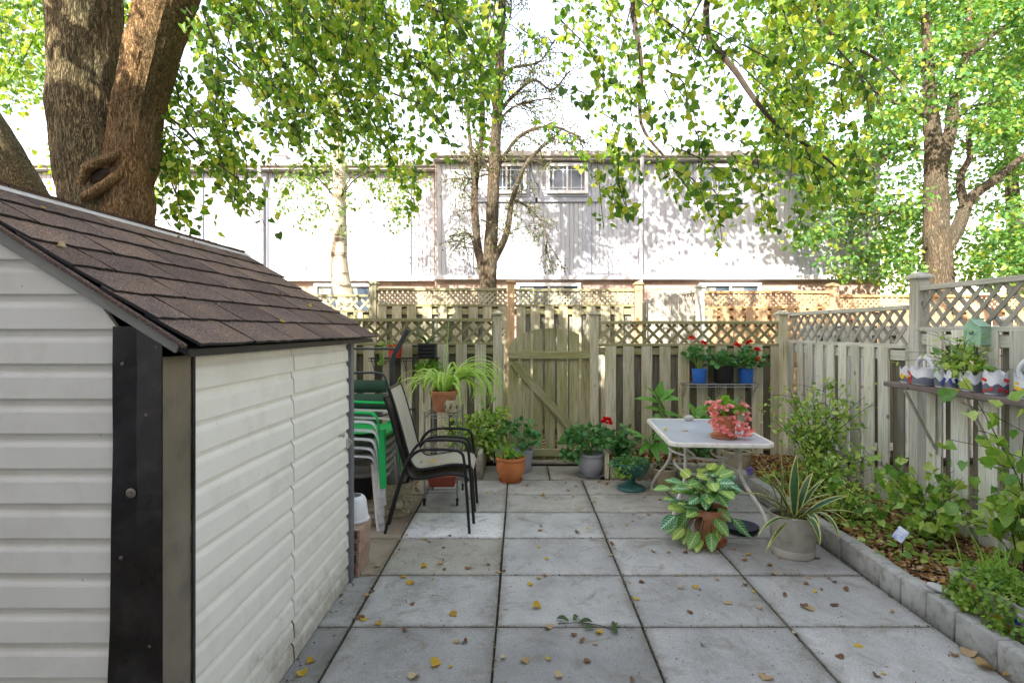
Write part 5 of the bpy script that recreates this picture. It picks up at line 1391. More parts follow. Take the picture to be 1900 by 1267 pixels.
# --- shrubs in the right bed
b0 = (2.78, 5.15, .1); thicket('tall airy shrub in front of the far side fence', 'bed_shrub', b0, fan(b0, 24, .36, .45, .35, .95), 0, .055, 'leaf_shrub', T_OVATE, 20)
b0 = (2.62, 4.75, .1); thicket('dense low green shrub beside the table in the right bed', 'bed_shrub', b0, fan(b0, 14, .3, .35, .15, .5), 0, .045, 'leaf_shrub', T_OVATE, 20)
b0 = (2.83, 3.72, .1); thicket('broad-leaved bushy shrub in front of the shelf brackets', 'bed_shrub', b0, fan(b0, 14, .40, .5, .22, .58, (-.06, 0)), 0, .062, 'leaf_shrub', T_LOBED, 10, spread=.06)
b0 = (2.84, 3.05, .1); thicket('currant-like shrub with lobed leaves at the right edge', 'bed_shrub', b0, fan(b0, 9, .2, .35, .35, .8) + [[Vector(b0), Vector((2.78, 3.0, .6)), Vector((2.66, 3.1, 1.02)), Vector((2.62, 3.25, 1.28))], [Vector(b0), Vector((2.8, 3.05, .6)), Vector((2.72, 2.95, 1.0)), Vector((2.74, 2.9, 1.3))]], 0, .075, 'leaf_shrub', T_LOBED, 9, spread=.06)
b0 = (2.55, 4.2, .1); thicket('small seedling shrub near the kerb behind the snake plant', 'bed_shrub', b0, fan(b0, 9, .2, .3, .1, .32), 0, .045, 'leaf_shrub', T_OVATE, 16)
# leaf litter (countless)
def litter(name, x0, x1, y0, y1, z, N, size, mat='leaf_litter', zr=.02, T=T_OVATE):
    P = np.stack([rng.uniform(x0, x1, N), rng.uniform(y0, y1, N), z + rng.uniform(0, zr, N)], 1); a = rng.normal(size=(N, 3)); a[:, 2] *= .25; n_ = rng.normal(size=(N, 3)) * .4 + np.array([0, 0, 1])
    o = scatter(name, T, P, a, n_, size * rng.uniform(.5, 1.3, N), mat, None, 'stuff', 1.3); return o
litter('leaf_litter', 2.29, 3.1, 1.2, 6.3, .105, 11000, .034)
litter('leaf_litter', .95, 2.3, 5.76, 6.35, .12, 900, .045)
litter('leaf_litter', -1.5, -.5, 5.76, 6.35, .10, 300, .045)
litter('leaf_litter', -2, 3.5, 6.55, 7.7, .0, 2600, .06)
litter('leaf_litter', -1.62, -1.0, 4.75, 5.6, .006, 260, .05)
litter('leaf_litter', .8, 1.8, 5.5, 5.66, .004, 40, .035)
litter('ground_cover', 2.3, 2.75, 3.3, 5.4, .13, 420, .05, 'leaf_shrub', .05)
# moss, grit and bits of leaf caught in the joints and along the edges
jp = []
for x in xs[1:-1]: jp += [(x + random.gauss(0, .004), random.uniform(1.6, 5.66)) for _ in range(330)]
for y in ys[5:]: jp += [(random.uniform(-1.0, 2.15), y + random.gauss(0, .004)) for _ in range(230)]
jp += [(2.17 + random.gauss(0, .012) - abs(random.gauss(0, .012)), random.uniform(1.6, 5.6)) for _ in range(420)]
jp += [(-1.04 + abs(random.gauss(0, .02)), random.uniform(1.6, 3.5)) for _ in range(160)]
P = np.array([(a, b, random.uniform(-.006, .004)) for a, b in jp]); n_ = len(P)
scatter('joint_grit', T_OVATE, P, rng.normal(size=(n_, 3)) * np.array([1, 1, .2]), rng.normal(size=(n_, 3)) * .5 + np.array([0, 0, 1]), rng.uniform(.005, .017, n_), 'leaf_grit', None)
# patio crumbs: tiny seeds and bits in the joints
P = np.stack([rng.uniform(-1.0, 2.15, 1500), rng.uniform(1.7, 5.6, 1500), np.full(1500, .004)], 1)
scatter('seed_crumbs', T_OVATE, P, rng.normal(size=(1500, 3)) * np.array([1, 1, .1]), rng.normal(size=(1500, 3)) * .4 + np.array([0, 0, 1]), rng.uniform(.004, .012, 1500), 'leaf_brown', None)
# ================================================================== furniture
# glass-topped table
tab = thing('patio_table', 'rectangular frosted glass patio table with off-white tube frame', 'table', (1.60, 4.78, 0), R(-4))
def loc_part(name, m, mat, root, smooth=True, kind=None, ang=40, label=None):
    me = m.mesh(name); o = link(name, me, mat, root, kind=kind, label=label)
    if smooth: shade(me, ang)
    return o
TZ = .675; hx, hy, rc = .405, .60, .10
def rrect(hx, hy, r, z, n=6):
    out = []
    for cx, cy, a0 in ((hx - r, hy - r, 0), (-hx + r, hy - r, 90), (-hx + r, -hy + r, 180), (hx - r, -hy + r, 270)):
        for i in range(n + 1): a = R(a0 + 90 * i / n); out.append(Vector((cx + r * math.cos(a), cy + r * math.sin(a), z)))
    return out
m = MB(); a = rrect(hx, hy, rc, TZ); 
rows = [[p + Vector((0, 0, -.0)) for p in rrect(hx - .028, hy - .028, rc - .02, TZ - .002)], rrect(hx - .026, hy - .026, rc - .02, TZ + .004), rrect(hx - .004, hy - .004, rc, TZ + .004), rrect(hx, hy, rc, TZ - .002), rrect(hx - .001, hy - .001, rc, TZ - .026), rrect(hx - .02, hy - .02, rc - .01, TZ - .03), rrect(hx - .028, hy - .028, rc - .02, TZ - .01)]
m.grid(rows + [rows[0]], True); loc_part('table_rim', m, 'metal_white', tab, ang=50)
m = MB(); g_ = rrect(hx - .029, hy - .029, rc - .02, 0); n_ = len(g_); m.add([(p.x, p.y, TZ + .001) for p in g_] + [(p.x, p.y, TZ - .006) for p in g_], [tuple(range(n_)), tuple(range(n_, 2 * n_))[::-1]] + [((i + 1) % n_, i, n_ + i, n_ + (i + 1) % n_) for i in range(n_)]); loc_part('table_top', m, 'table_glass', tab, False)
for sx in (-1, 1):
    for sy in (-1, 1):
        m = MB(); m.tube(curve([(sx * .22, sy * .30, TZ - .02), (sx * .22, sy * .30, .42), (sx * .24, sy * .33, .31), (sx * .33, sy * .44, .14), (sx * .355, sy * .485, .06), (sx * .36, sy * .49, 0)], 6), .0145, 10); loc_part('leg', m, 'metal_white', tab, ang=60)
        m = MB(); m.tube([(sx * .10, sy * .44, TZ - .02), (sx * .10, sy * .44, .46)], .011, 8); 
for z, k_ in ((.36, -.12), (.50, .10)):
    m = MB(); pts = []
    for i in range(33):
        a = 2 * math.pi * i / 32; rr = 1 + k_ * math.cos(2 * a) ; pts.append((.245 * rr * math.cos(a) * 1.05, .34 * math.sin(a) * (2 - rr), z))
    m.tube(pts, .0115, 8, False); loc_part('brace_ring', m, 'metal_white', tab, ang=60)
for sx in (-1, 1):
    m = MB(); m.tube(curve([(sx * .22, -.30, .52), (sx * .10, -.12, .47), (sx * .10, .12, .47), (sx * .22, .30, .52)], 6), .010, 8); loc_part('brace', m, 'metal_white', tab, ang=60)
m = MB(); m.tube([(-.37, .0, TZ - .018), (.37, .0, TZ - .018)], .011, 8); loc_part('brace', m, 'metal_white', tab)
# begonia on the table
g = thing('potted_begonia', 'pink-flowered begonia in a banded clay pot on the table', 'potted plant', (1.655, 4.44, TZ + .005)); saucer(g, .115, 'terracotta', .018)
b_ = pot_body(g, [(.07, 0), (.078, .01), (.088, .07), (.084, .075), (.084, .085), (.092, .09), (.10, .145), (.104, .15), (.106, .175), (.102, .18)], 'terracotta', soil_z=.16, n=36); b_.location.z = .008
foliage(g, (.01, 0, .22), (.14, .12, .10), 60, .065, T_LOBED, 'leaf_bright', 10, (0, 0, .16), .2, .8, shell=.6); foliage(g, (-.02, -.02, .25), (.15, .1, .07), 30, .05, T_OVATE, 'leaf_geranium', 5, (0, 0, .16))
for x, y, z, r_ in ((-.10, -.07, .26, .035), (-.13, -.05, .22, .032), (-.11, -.09, .19, .038), (-.07, -.07, .28, .03), (-.06, -.12, .07, .045), (-.11, -.1, .10, .03), (-.12, -.08, .13, .028), (.055, -.11, .12, .03), (.06, -.12, .08, .03), (.12, -.1, .06, .042), (.17, -.08, .05, .036), (.14, -.08, .10, .03), (.16, -.03, .20, .03), (.18, -.03, .15, .028), (.02, -.12, .17, .026), (.10, -.08, .2, .028), (.19, -.02, .24, .024), (.09, -.11, .03, .032), (-.05, -.1, .24, .034), (0, -.12, .25, .03), (-.14, -.03, .27, .03), (.13, -.06, .26, .03), (-.02, -.12, .045, .034), (.15, -.09, .02, .035), (-.08, -.11, .15, .03)):
    flower(g, (x, y, z), r_ * 1.15, 'petal_pink', 12)
def pebble(label, loc, s, rz=0, mat='pebble', name='stone'):
    m = MB(); m.lathe([(0, -1)] + [(math.sin(math.pi * i / 9), -math.cos(math.pi * i / 9)) for i in range(1, 9)] + [(0, 1)], n=14)
    vs = []
    for v in m.v:
        q = Vector(v); q = q * (1 + .16 * mnoise.noise(q * 1.4 + Vector(loc) * 9)); vs.append((q.x * s[0], q.y * s[1], q.z * s[2]))
    m.v = vs; me = m.mesh(name); o = link(name, me, mat, None, (loc[0], loc[1], loc[2] + s[2] * .93), (0, 0, rz)); shade(me, 90); tag(o, label, 'stone'); return o
pebble('small grey stone lying on the far edge of the glass table', (1.62, 5.25, TZ + .005), (.05, .035, .027), .3)
m = MB(); rows = []
# --- sling chairs
def sling_chair(label, loc, rz=0):
    g = thing('sling_chair', label, 'chair', loc, rz, 'stacked sling chairs')
    for s in (-1, 1):
        y = s * .25
        m = MB(); m.tube(curve([(.314, y, 0), (.29, y, .34), (.272, y, .56), (.245, y, .618), (.18, y, .635), (.02, y, .64), (-.08, y, .625), (-.15, y, .56), (-.195, y, .46), (-.235, y, .34), (-.285, y, .17), (-.33, y, 0)], 5), .0115, 9); loc_part('side_frame', m, 'metal_black', g, ang=60)
        y = s * .225
        m = MB(); m.tube(curve([(.30, y, .395), (.275, y, .43), (.16, y, .445), (.02, y, .425), (-.10, y, .41), (-.155, y, .44), (-.19, y, .52), (-.25, y, .74), (-.305, y, .93), (-.34, y, 1.03)], 5), .0125, 9); loc_part('sling_rail', m, 'metal_black', g, ang=60)
    prof = curve([(.305, 0, .392), (.275, 0, .434), (.16, 0, .450), (.02, 0, .430), (-.10, 0, .416), (-.152, 0, .445), (-.187, 0, .522), (-.247, 0, .742), (-.302, 0, .932), (-.34, 0, 1.036)], 5)
    m = MB(); rows = [[(p.x, yy, p.z - .010 * (1 - (yy / .225) ** 2)) for yy in (-.225, -.12, 0, .12, .225)] for p in prof]; m.grid(rows)
    m.grid([[(a, b, c - .004) for a, b, c in r_][::-1] for r_ in rows]); loc_part('sling', m, 'sling_taupe', g, ang=80)
    m = MB()
    for x, z in ((.29, .385), (-.13, .405), (-.34, 1.03)): m.tube([(x, -.235, z), (x, .235, z)], .010, 8)
    m.tube([(.283, -.25, .40), (.283, .25, .40)], .009, 8); loc_part('crossbars', m, 'metal_black', g, ang=60)
    return g
sling_chair('lower of two stacked taupe sling patio chairs with black frames', (-.70, 4.42, 0))
sling_chair('upper of two stacked taupe sling patio chairs, leaves on its seat', (-.675, 4.435, .068), R(1.5))

# --- monobloc plastic chairs
def monobloc(name_mat, first=True):
    g = bpy.data.objects.new('plastic_chair', None); COL.objects.link(g)
    for sx, sy in ((1, 1), (1, -1), (-1, 1), (-1, -1)):
        m = MB(); x0, y0 = sx * .245, sy * .255; x1, y1 = sx * .205, sy * .205
        rows = []
        for i in range(6):
            t = i / 5; cx = x0 + (x1 - x0) * t; cy = y0 + (y1 - y0) * t; w = .028 + .014 * t; d = .022 + .016 * t; z = .0 + .44 * t
            rows.append([(cx - w * sx, cy, z), (cx - w * .2 * sx, cy + d * sy * .9, z), (cx + w * sx, cy + d * sy * .2, z), (cx + w * sx, cy - d * sy, z), (cx + w * .7 * sx, cy - d * sy, z), (cx + w * .7 * sx, cy + d * sy * .0, z), (cx - w * .2 * sx, cy + d * sy * .55, z)])
        m.grid(rows, True); m.f += [tuple(range(7)), tuple(range(35, 42))]; m.m += [0, 0]; loc_part('leg', m, name_mat, g, ang=45)
    m = MB(); rows = []
    for i in range(9):
        x = .24 - i * .055; t = i / 8; zc = .415 - .02 * math.sin(math.pi * t) - (.03 if i == 0 else 0)
        rows.append([(x, yy, zc + .012 * (yy / .22) ** 2) for yy in (-.225, -.15, -.07, 0, .07, .15, .225)])
    m.grid(rows); m.grid([[(a, b, c - .012) for a, b, c in r_][::-1] for r_ in rows])
    m.tube([(.24, -.22, .39), (.25, 0, .385), (.24, .22, .39)], .018, 8); loc_part('seat', m, name_mat, g, ang=60)
    for s in (-1, 1):
        m = MB(); c = curve([(.215, s * .225, .40), (.215, s * .262, .50), (.19, s * .28, .565), (.12, s * .285, .58), (-.05, s * .285, .585), (-.18, s * .27, .60), (-.26, s * .23, .66)], 5)
        rows = [[p + Vector((0, s * .022, -.004)), p + Vector((0, s * .018, .010)), p + Vector((0, -s * .018, .010)), p + Vector((0, -s * .022, -.004)), p + Vector((0, -s * .018, 0)), p + Vector((0, s * .018, 0))] for p in c]
        m.grid(rows, True); loc_part('armrest', m, name_mat, g, ang=60)
    bk_ = MB()
    for y in (-.15, -.09, -.03, .03, .09, .15):
        pts = curve([(-.19, y, .41), (-.235, y * 1.05, .56), (-.285, y * 1.1, .76)], 4); rows = [[p + Vector((.006, -.02, 0)), p + Vector((.006, .02, 0)), p + Vector((-.006, .02, 0)), p + Vector((-.006, -.02, 0))] for p in pts]; bk_.grid(rows, True)
    bk_.tube(curve([(-.20, -.215, .41), (-.255, -.235, .64), (-.295, -.19, .80), (-.305, 0, .83), (-.295, .19, .80), (-.255, .235, .64), (-.20, .215, .41)], 5), .016, 8); loc_part('backrest', bk_, name_mat, g, ang=60)
    return g
wc = monobloc('plastic_white'); NW = 5
for i in range(NW):
    o = wc if i == 0 else copy_tree(wc)
    o.location = (-1.33 + .006 * i, 4.47 + random.uniform(-.006, .006), i * .066); o.rotation_euler = (0, 0, R(random.uniform(-1.5, 1.5)))
    tag(o, ('lowest white plastic chair of the stack, its legs on the paving', 'second white plastic chair from the bottom of the stack', 'middle white plastic chair of the stack behind the shed', 'second white plastic chair below the green chair', 'white plastic chair directly under the green chair')[i], 'chair', 'stacked plastic chairs')
gc = monobloc('plastic_green'); gc.location = (-1.30, 4.47, .335); gc.rotation_euler = (0, 0, R(-1)); tag(gc, 'bright green plastic chair on top of the white stack', 'chair', 'stacked plastic chairs')
# folding chair with green cloth back lying on the stack
fc = thing('folding_chair', 'dark framed folding chair with green cloth back behind the green chair', 'chair', (-1.62, 5.05, 0))
def wl(px, py, Y): return at(px, py, Y)
m = MB(); m.tube(curve([wl(560, 692, 5.0), wl(640, 692, 5.0), wl(700, 692, 5.0), wl(716, 703, 5.0), wl(722, 735, 5.0), wl(726, 790, 5.0), wl(730, 860, 5.0), wl(735, 925, 5.0)], 5), .011, 8); m.tube([wl(560, 700, 5.0), wl(556, 925, 5.0)], .011, 8); m.tube([wl(556, 805, 5.0), wl(770, 757, 5.0), wl(765, 762, 5.0)], .009, 8); m.build('frame', 'metal_charcoal', fc, smooth=True, ang=60)
for a, b in ((705, 728), (730, 762)):
    m = MB(); m.grid([[wl(px, py, 5.0 + .02 * math.sin((px - 560) / 50)) for px in range(562, 722, 12)] for py in (a, (a + b) / 2, b)]); o = m.build('cloth_band', 'cloth_green', fc, smooth=True)
    sm_ = o.modifiers.new('thickness', 'SOLIDIFY'); sm_.thickness = .006
m = MB(); m.grid([[wl(px, py, 5.0 - (py - 765) * .012) for px in range(562, 722, 20)] for py in (765, 780, 800)]); o = m.build('seat_cloth', 'cloth_green', fc, smooth=True); sm_ = o.modifiers.new('thickness', 'SOLIDIFY'); sm_.thickness = .006
# big bent charcoal frame
bf = thing('lounge_frame', 'dark grey bent square-tube lounger frame standing upright by the stack', 'frame', (-1.28, 5.35, 0))
m = MB()
a0, a1, a2, a3 = wl(727, 905, 5.35), wl(727, 672, 5.35), wl(733, 655, 5.35), wl(757, 612, 5.35)
for p, q in ((a0, a1), (a1, a2), (a2, a3)): m.beam(p, q + (q - p).normalized() * .006, .045, .03, .004, up=(0, 1, 0))
m.build('side_tube', 'metal_charcoal', bf); m = MB(); m.tube([wl(560, 647, 5.35), wl(735, 647, 5.35)], .012, 8); m.build('cross_tube', 'metal_charcoal', bf)
m = MB(); m.beam(wl(560, 905, 5.35), wl(560, 640, 5.35), .03, .045, .004, up=(0, 1, 0)); m.build('side_tube', 'metal_charcoal', bf)
m = MB(); m.beam(wl(553, 900, 5.35), wl(735, 900, 5.35), .03, .03, .004); m.build('cross_tube', 'metal_charcoal', bf)
# items beside the stack
g = thing('relief_planter', 'weathered planter with moulded lion face and fruit relief', 'planter', (-1.055, 4.62, 0)); pot_body(g, [(.12, 0), (.125, .01), (.15, .20), (.158, .21), (.155, .235), (.163, .245), (.175, .275), (.17, .29)], 'pot_aged', soil_z=.22, n=40)
m = MB()
for k_ in range(90):
    a = random.uniform(-2.6, -.2); z = random.choice((random.uniform(.02, .1), random.uniform(.02, .19))); r_ = .125 + .125 * z; s_ = random.uniform(.010, .02)
    m.lathe([(0, -s_ * .8), (s_ * .8, -s_ * .5), (s_, 0), (s_ * .8, s_ * .5), (0, s_ * .8)], (math.cos(a) * r_, math.sin(a) * r_, z), 8)
face = (math.cos(-1.2) * .150, math.sin(-1.2) * .150, .125)
m.lathe([(0, -.045), (.03, -.03), (.042, 0), (.035, .03), (0, .045)], face, 12)
for k_ in range(16):
    a = 2 * math.pi * k_ / 16; m.lathe([(0, -.012), (.012, 0), (0, .012)], (face[0] + math.cos(a) * .05 * .93, face[1] - .0 + math.cos(a) * .02, face[2] + math.sin(a) * .05), 7)
loc_part('relief', m, 'pot_aged', g, ang=70, kind='stuff')
for k_ in range(20):
    a = 2 * math.pi * k_ / 20; 
g = thing('black_tub', 'black round plastic tub under the stacked chairs', 'tub', (-1.5, 5.15, 0)); pot_body(g, [(.19, 0), (.2, .01), (.235, .27), (.25, .275), (.25, .30), (.245, .305)], 'plastic_black', soil_z=None, n=40)
m = MB(); m.cbox((-1.16, 4.36, .035), (.1, .075, .07), .012); o = m.build('brick_piece', 'stone_old'); tag(o, 'small loose beige brick piece at the foot of the white chairs', 'brick')
cb_ = thing('hollow_block_pile', 'pile of hollow clay blocks beside the shed corner', 'block pile', (-1.05, 3.6, 0))
for k_ in range(4):
    z = k_ * .075
    m = MB(); x0, x1, y0, y1 = -1.19, -1.012 + .004 * k_, 3.43, 3.67 + .012 * (k_ % 2)
    m.cbox(((x0 + x1) / 2, (y0 + y1) / 2 + .012, z + .037), (x1 - x0, y1 - y0 - .03, .072), .004)
    for q in range(4):      # webs of the near face leave dark core holes between them
        m.cbox((x0 + .012 + q * (x1 - x0 - .024) / 3, y0 + .012, z + .037), (.018, .03, .06), .002)
    m.cbox(((x0 + x1) / 2, y0 + .012, z + .006), (x1 - x0, .03, .010), .002); m.cbox(((x0 + x1) / 2, y0 + .012, z + .067), (x1 - x0, .03, .010), .002)
    m.build('block', 'clay_brick', cb_)
g = thing('plastic_bin', 'upturned translucent white plastic bin on the clay blocks', 'bin', (-1.10, 3.60, .302)); pot_body(g, [(.105, 0), (.108, .012), (.10, .02), (.085, .13), (.075, .15), (.06, .16)], 'plastic_white', soil_z=None, n=30)

# --- calathea pot
cal = thing('potted_calathea', 'large bushy patterned prayer plant in terracotta pot on the patio', 'potted plant', (1.385, 3.98, 0)); saucer(cal, .118, 'terracotta', .03)
b_ = pot_body(cal, [(.088, 0), (.092, .01), (.112, .185), (.120, .188), (.122, .245), (.118, .25)], 'terracotta', soil_z=.22, n=40); b_.location.z = .012
cst = MB()
spec = []
for k_ in range(66):
    az = random.uniform(0, 2 * math.pi); rad = random.uniform(.06, .30); hz = .30 + .12 * math.cos(rad * 5) + random.uniform(-.05, .1)
    if k_ % 4 == 0: az = random.uniform(2.6, 4.2); rad = random.uniform(.2, .34); hz = random.uniform(.08, .3)
    if 4.5 < az < 6.0 and hz < .33: continue
    spec.append((az, rad, hz))
spec += [(3.4, .40, .20), (3.2, .38, .3), (2.9, .4, .36), (3.55, .33, .12), (4.0, .24, .06), (4.6, .17, .2), (4.85, .15, .12), (4.4, .18, .10), (5.1, .16, .26), (5.8, .3, .18), (5.9, .34, .12), (3.6, .28, .40), (3.9, .2, .45), (4.3, .22, .36), (4.7, .2, .38)]
for az, rad, hz in spec:
    if math.cos(az) > .3: rad *= .72
    b = Vector((math.cos(az) * rad * .72, math.sin(az) * rad * .72, hz + .02)); l_ = random.uniform(.105, .155); low = hz < .22
    d = Vector((math.cos(az + random.gauss(0, .4)), math.sin(az + random.gauss(0, .4)), random.uniform(-1.1, -.4) if low else random.uniform(-.45, .5))).normalized()
    big_leaf(cal, OV, b, b + d * l_, Vector((math.cos(az) * .5 + random.gauss(0, .25), math.sin(az) * .5 - .45, .8)), l_ * .62, 'calathea_leaf', droop=.12, cup=.1)
    cst.tube(curve([Vector((0, 0, .22)) + wloc(cal), Vector((b.x * .5, b.y * .5, max(.25, b.z * .9))) + wloc(cal), b + wloc(cal)], 3), .003, 5, False)
cst.build('stems', 'leaf_dull_green', cal, kind='stuff')
for k_ in range(3): strap(cal, (random.uniform(-.13, -.09), -.10, .22), R(222 + k_ * 14), .2, .035, 10, 110, ('leaf_brown',), 0, 'dead_leaf', 6, .6, 1.2)
sd = thing('stacked_saucers', 'two dark plant saucers stacked under the table behind the prayer plant', 'saucer', (1.70, 4.22, 0))
for z in (0, .018):
    m = MB(); m.lathe([(0, z), (.11, z), (.135, z + .028), (.13, z + .028), (.105, z + .006), (0, z + .006)], n=30); loc_part('saucer', m, 'rubber_dark', sd)
# --- snake plant
sn = thing('snake_plant', 'variegated snake plant with yellow-edged leaves in a dented metal bucket', 'potted plant', (1.895, 3.80, 0))
prof = [(.135, 0), (.14, .006), (.143, .05), (.140, .056), (.1435, .062), (.150, .27), (.155, .276), (.153, .285)]
pot_body(sn, prof, 'galvanised', soil_z=.25, n=40, wall=.004)
SM = ('snake_green', 'snake_margin')
for x, y, az, l_, w, el, bd in ((-.10, -.02, R(130), .56, .055, 93, 10), (.02, .02, R(40), .44, .075, 87, 6), (-.06, .03, R(160), .44, .05, 74, 25), (-.02, -.03, R(200), .48, .055, 62, 35), (.0, -.05, R(190), .48, .05, 45, 55), (.0, -.06, R(215), .50, .045, 20, 60),
                           (-.03, -.06, R(182), .42, .045, 38, 20), (.05, -.05, R(262), .36, .05, 48, 175), (.0, -.07, R(268), .38, .055, 40, 150), (.04, -.06, R(285), .40, .05, 50, 165), (.06, -.04, R(300), .42, .05, 48, 150), (.06, .0, R(10), .40, .05, 30, 30), (.05, .03, R(20), .36, .045, 55, 35),
                           (.03, .04, R(60), .38, .045, 60, 60), (.08, 0, R(-20), .36, .05, 25, 45), (.0, .05, R(110), .34, .045, 70, 40), (-.05, .03, R(150), .30, .045, 55, 30), (.05, .02, R(35), .36, .05, 75, 60), (.02, 0, R(340), .3, .045, 60, 60), (-.04, -.05, R(225), .46, .03, -2, 30)):
    strap(sn, (x, y, .25), az, l_, w, el, bd, SM, .008, 'leaf', 12, .35, random.uniform(-.6, .6), .0, .4)

# ================================================================== plank shelf with recycled jugs
sh = thing('plank_shelf', 'dark rough plank shelf on metal brackets on the side fence', 'shelf', (2.99, 3.6, 0))
m = MB(); rows = []
m.cbox((2.985, 3.60, 1.128), (.25, 1.42, .036), .005); pl = m.build('plank', 'plank_dark', sh)
for y in (4.08, 3.52, 2.98):
    m = MB(); m.beam((2.87, y, 1.10), (3.10, y, .66), .018, .018, .002); m.beam((2.87, y, 1.105), (3.10, y, 1.105), .018, .006, .001); m.beam((3.105, y, 1.105), (3.105, y, .62), .018, .006, .001); m.build('bracket', 'galvanised', sh)
def jug(label, y, w, h, marks, handle=False, x=2.955, soil=True, lid=False, name='jug_planter'):
    g = thing(name, label, 'planter', (x, y, 1.147))
    hw = w / 2; n = 24; prof = [(.82, 0), (.96, .01), (1.0, .03), (1.0, h * .55), (1.0, h * .8)]
    def ring(k, z, wob=0): 
        out = []
        for i in range(n):
            a = 2 * math.pi * i / n; c, s = math.cos(a), math.sin(a); q = (abs(c) ** 4 + abs(s) ** 4) ** -.25
            zz = z + wob * (abs(math.sin(a * 3 + y * 7)) + .5 * math.sin(a * 5 + y * 11)); out.append((c * q * hw * k * .92, s * q * hw * k, zz))
        return out
    rows = [ring(k, z) for k, z in prof] + [ring(.99, h * .92, .018), ring(1.03, h, .022), ring(1.0, h - .004, .02), ring(.93, h * .85, .01), ring(.93, h * .5)]
    m = MB(); m.grid(rows, True); m.f.append(tuple(range(n))[::-1]); m.m.append(0)
    m.cur = 1; lo = [ring(1.004, .012), ring(1.005, h * .45, .012)]; m.grid(lo, True); me = m.mesh('body'); link('body', me, ['carton_white', 'carton_soil'], g); shade(me, 50)
    m = MB(); rr = ring(.93, h * .62); m.add(rr + [(0, 0, h * .64)], [(i, (i + 1) % n, n) for i in range(n)]); link('soil', m.mesh('soil'), 'soil', g)
    for mat, yy, zz, a, wd, ht in marks:      # printed marks on the side facing the patio
        m = MB(); m.box((0, 0, 0), (.0016, wd, ht)); o = link('print_mark', m.mesh('print_mark'), mat, g, (-hw * .92 - .0025, yy * hw, zz * h), (a, 0, 0))
        m = MB(); m.box((0, 0, 0), (wd, .0016, ht)); o = link('print_mark', m.mesh('print_mark'), mat, g, (yy * hw * .8, -hw - .0025, zz * h), (0, a, 0))
    if handle:
        m = MB(); m.tube(curve([(0, hw * .9, h * .7), (0, hw * .95, h * 1.35), (0, hw * .3, h * 1.75), (0, -hw * .3, h * 1.65), (0, -hw * .8, h * 1.25), (0, -hw * .85, h * .8)], 5), lerp_list([.012, .016, .02, .018, .013, .012], 5), 8); m.tube(curve([(0, hw * .1, h * 1.6), (.0, hw * .1, h * 1.2), (0, 0, h * .8)], 4), .012, 7); loc_part('handle', m, 'carton_white', g, ang=70)
    return g
RD, BL_, YE = 'carton_red', 'carton_blue', 'carton_yellow'
jug('small cut carton with yellow mark at the far end of the plank', 4.17, .09, .10, [(YE, 0, .5, .7, .04, .035), (BL_, .6, .3, 0, .012, .02)])
jug('large cut jug with handle and red zigzag mark on the plank', 3.985, .17, .115, [(RD, .62, .72, .7, .05, .014), (RD, .5, .45, -.6, .045, .014), (RD, .6, .25, .6, .05, .013), (YE, .95, .5, .6, .03, .014)], True)
jug('narrow clear cut cup between two patterned jugs', 3.835, .075, .10, [('plastic_teal', .3, .6, .3, .015, .02)])
jug('cut carton with dark blue chevron print on the plank', 3.72, .105, .105, [(BL_, .6, .5, .5, .022, .05), (BL_, -.6, .5, -.5, .022, .05)])
jug('white cut bag planter with grey swirl beside yellow petals', 3.58, .12, .11, [('carton_soil', .3, .5, .6, .04, .015)])
jug('cut carton with several red marks behind the lobed leaves', 3.40, .11, .125, [(RD, .4, .75, .4, .035, .018), (RD, -.5, .3, -.5, .03, .018), (RD, .3, .2, 0, .03, .014)])
jug('cut milk jug with orange and yellow print near the right edge', 3.18, .11, .115, [(YE, 0, .5, .3, .07, .02), (YE, .1, .25, -.3, .07, .02), (YE, .3, .8, .3, .02, .016)])
jug('upright white jug with round handle behind the orange print jug', 3.27, .12, .12, [(RD, .4, .4, .4, .02, .02)], True, x=3.04)
for (y, a) in ((3.70, .2), (3.62, -.3)):
    m = MB(); m.lathe([(0, .012), (.018, .010), (.026, .004), (.022, 0), (0, 0)], n=12); me = m.mesh('yellow_lid'); o = link('yellow_lid', me, 'carton_yellow', None, (2.885, y, 1.147), (0, 0, a)); tag(o, 'yellow cap lying on the plank edge before the chevron carton' if y > 3.65 else 'yellow cap lying on the plank edge before the white bag planter', 'cap')
b0 = (2.96, 3.72, 1.24); thicket('wispy pale seedling growing from the chevron carton', 'seedling', b0, fan(b0, 9, .1, .1, .08, .3), 0, .035, 'leaf_shrub', T_LANCE, 14, 'plant', 1.4, .03, .0025)
b0 = (2.96, 3.58, 1.24); thicket('drooping leafy seedling growing from the white bag planter', 'seedling', b0, fan(b0, 6, .1, .12, .02, .16), 0, .06, 'leaf_shrub', T_OVATE, 8, 'plant', 1.2, .03, .0025)
# birdhouse
bh = thing('birdhouse', 'pale green box birdhouse hanging on the lattice rail', 'birdhouse', (3.06, 3.66, 1.50), R(-6))
m = MB(); m.prism([(-.05, -.05), (.05, -.05), (.05, .07), (0, .115), (-.05, .07)], 'x', -.06, .05); o = loc_part('box', m, 'birdhouse_green', bh, False); o.rotation_euler = (0, 0, R(28))
m = MB(); m.lathe([(0, .002), (.015, .002), (.015, 0)], n=16); o = loc_part('entrance', m, 'plastic_teal', bh, False); o.location = (-.055, -.026, .03); o.rotation_euler = (0, R(-90), R(28))
for s in (-1, 1):
    m = MB(); m.cbox((0, 0, 0), (.125, .085, .008), .002); o = loc_part('roof_panel', m, 'birdhouse_green', bh, False); o.location = Vector((-.005, s * .028, .098)); o.rotation_euler = (R(-42 * s), 0, R(28))

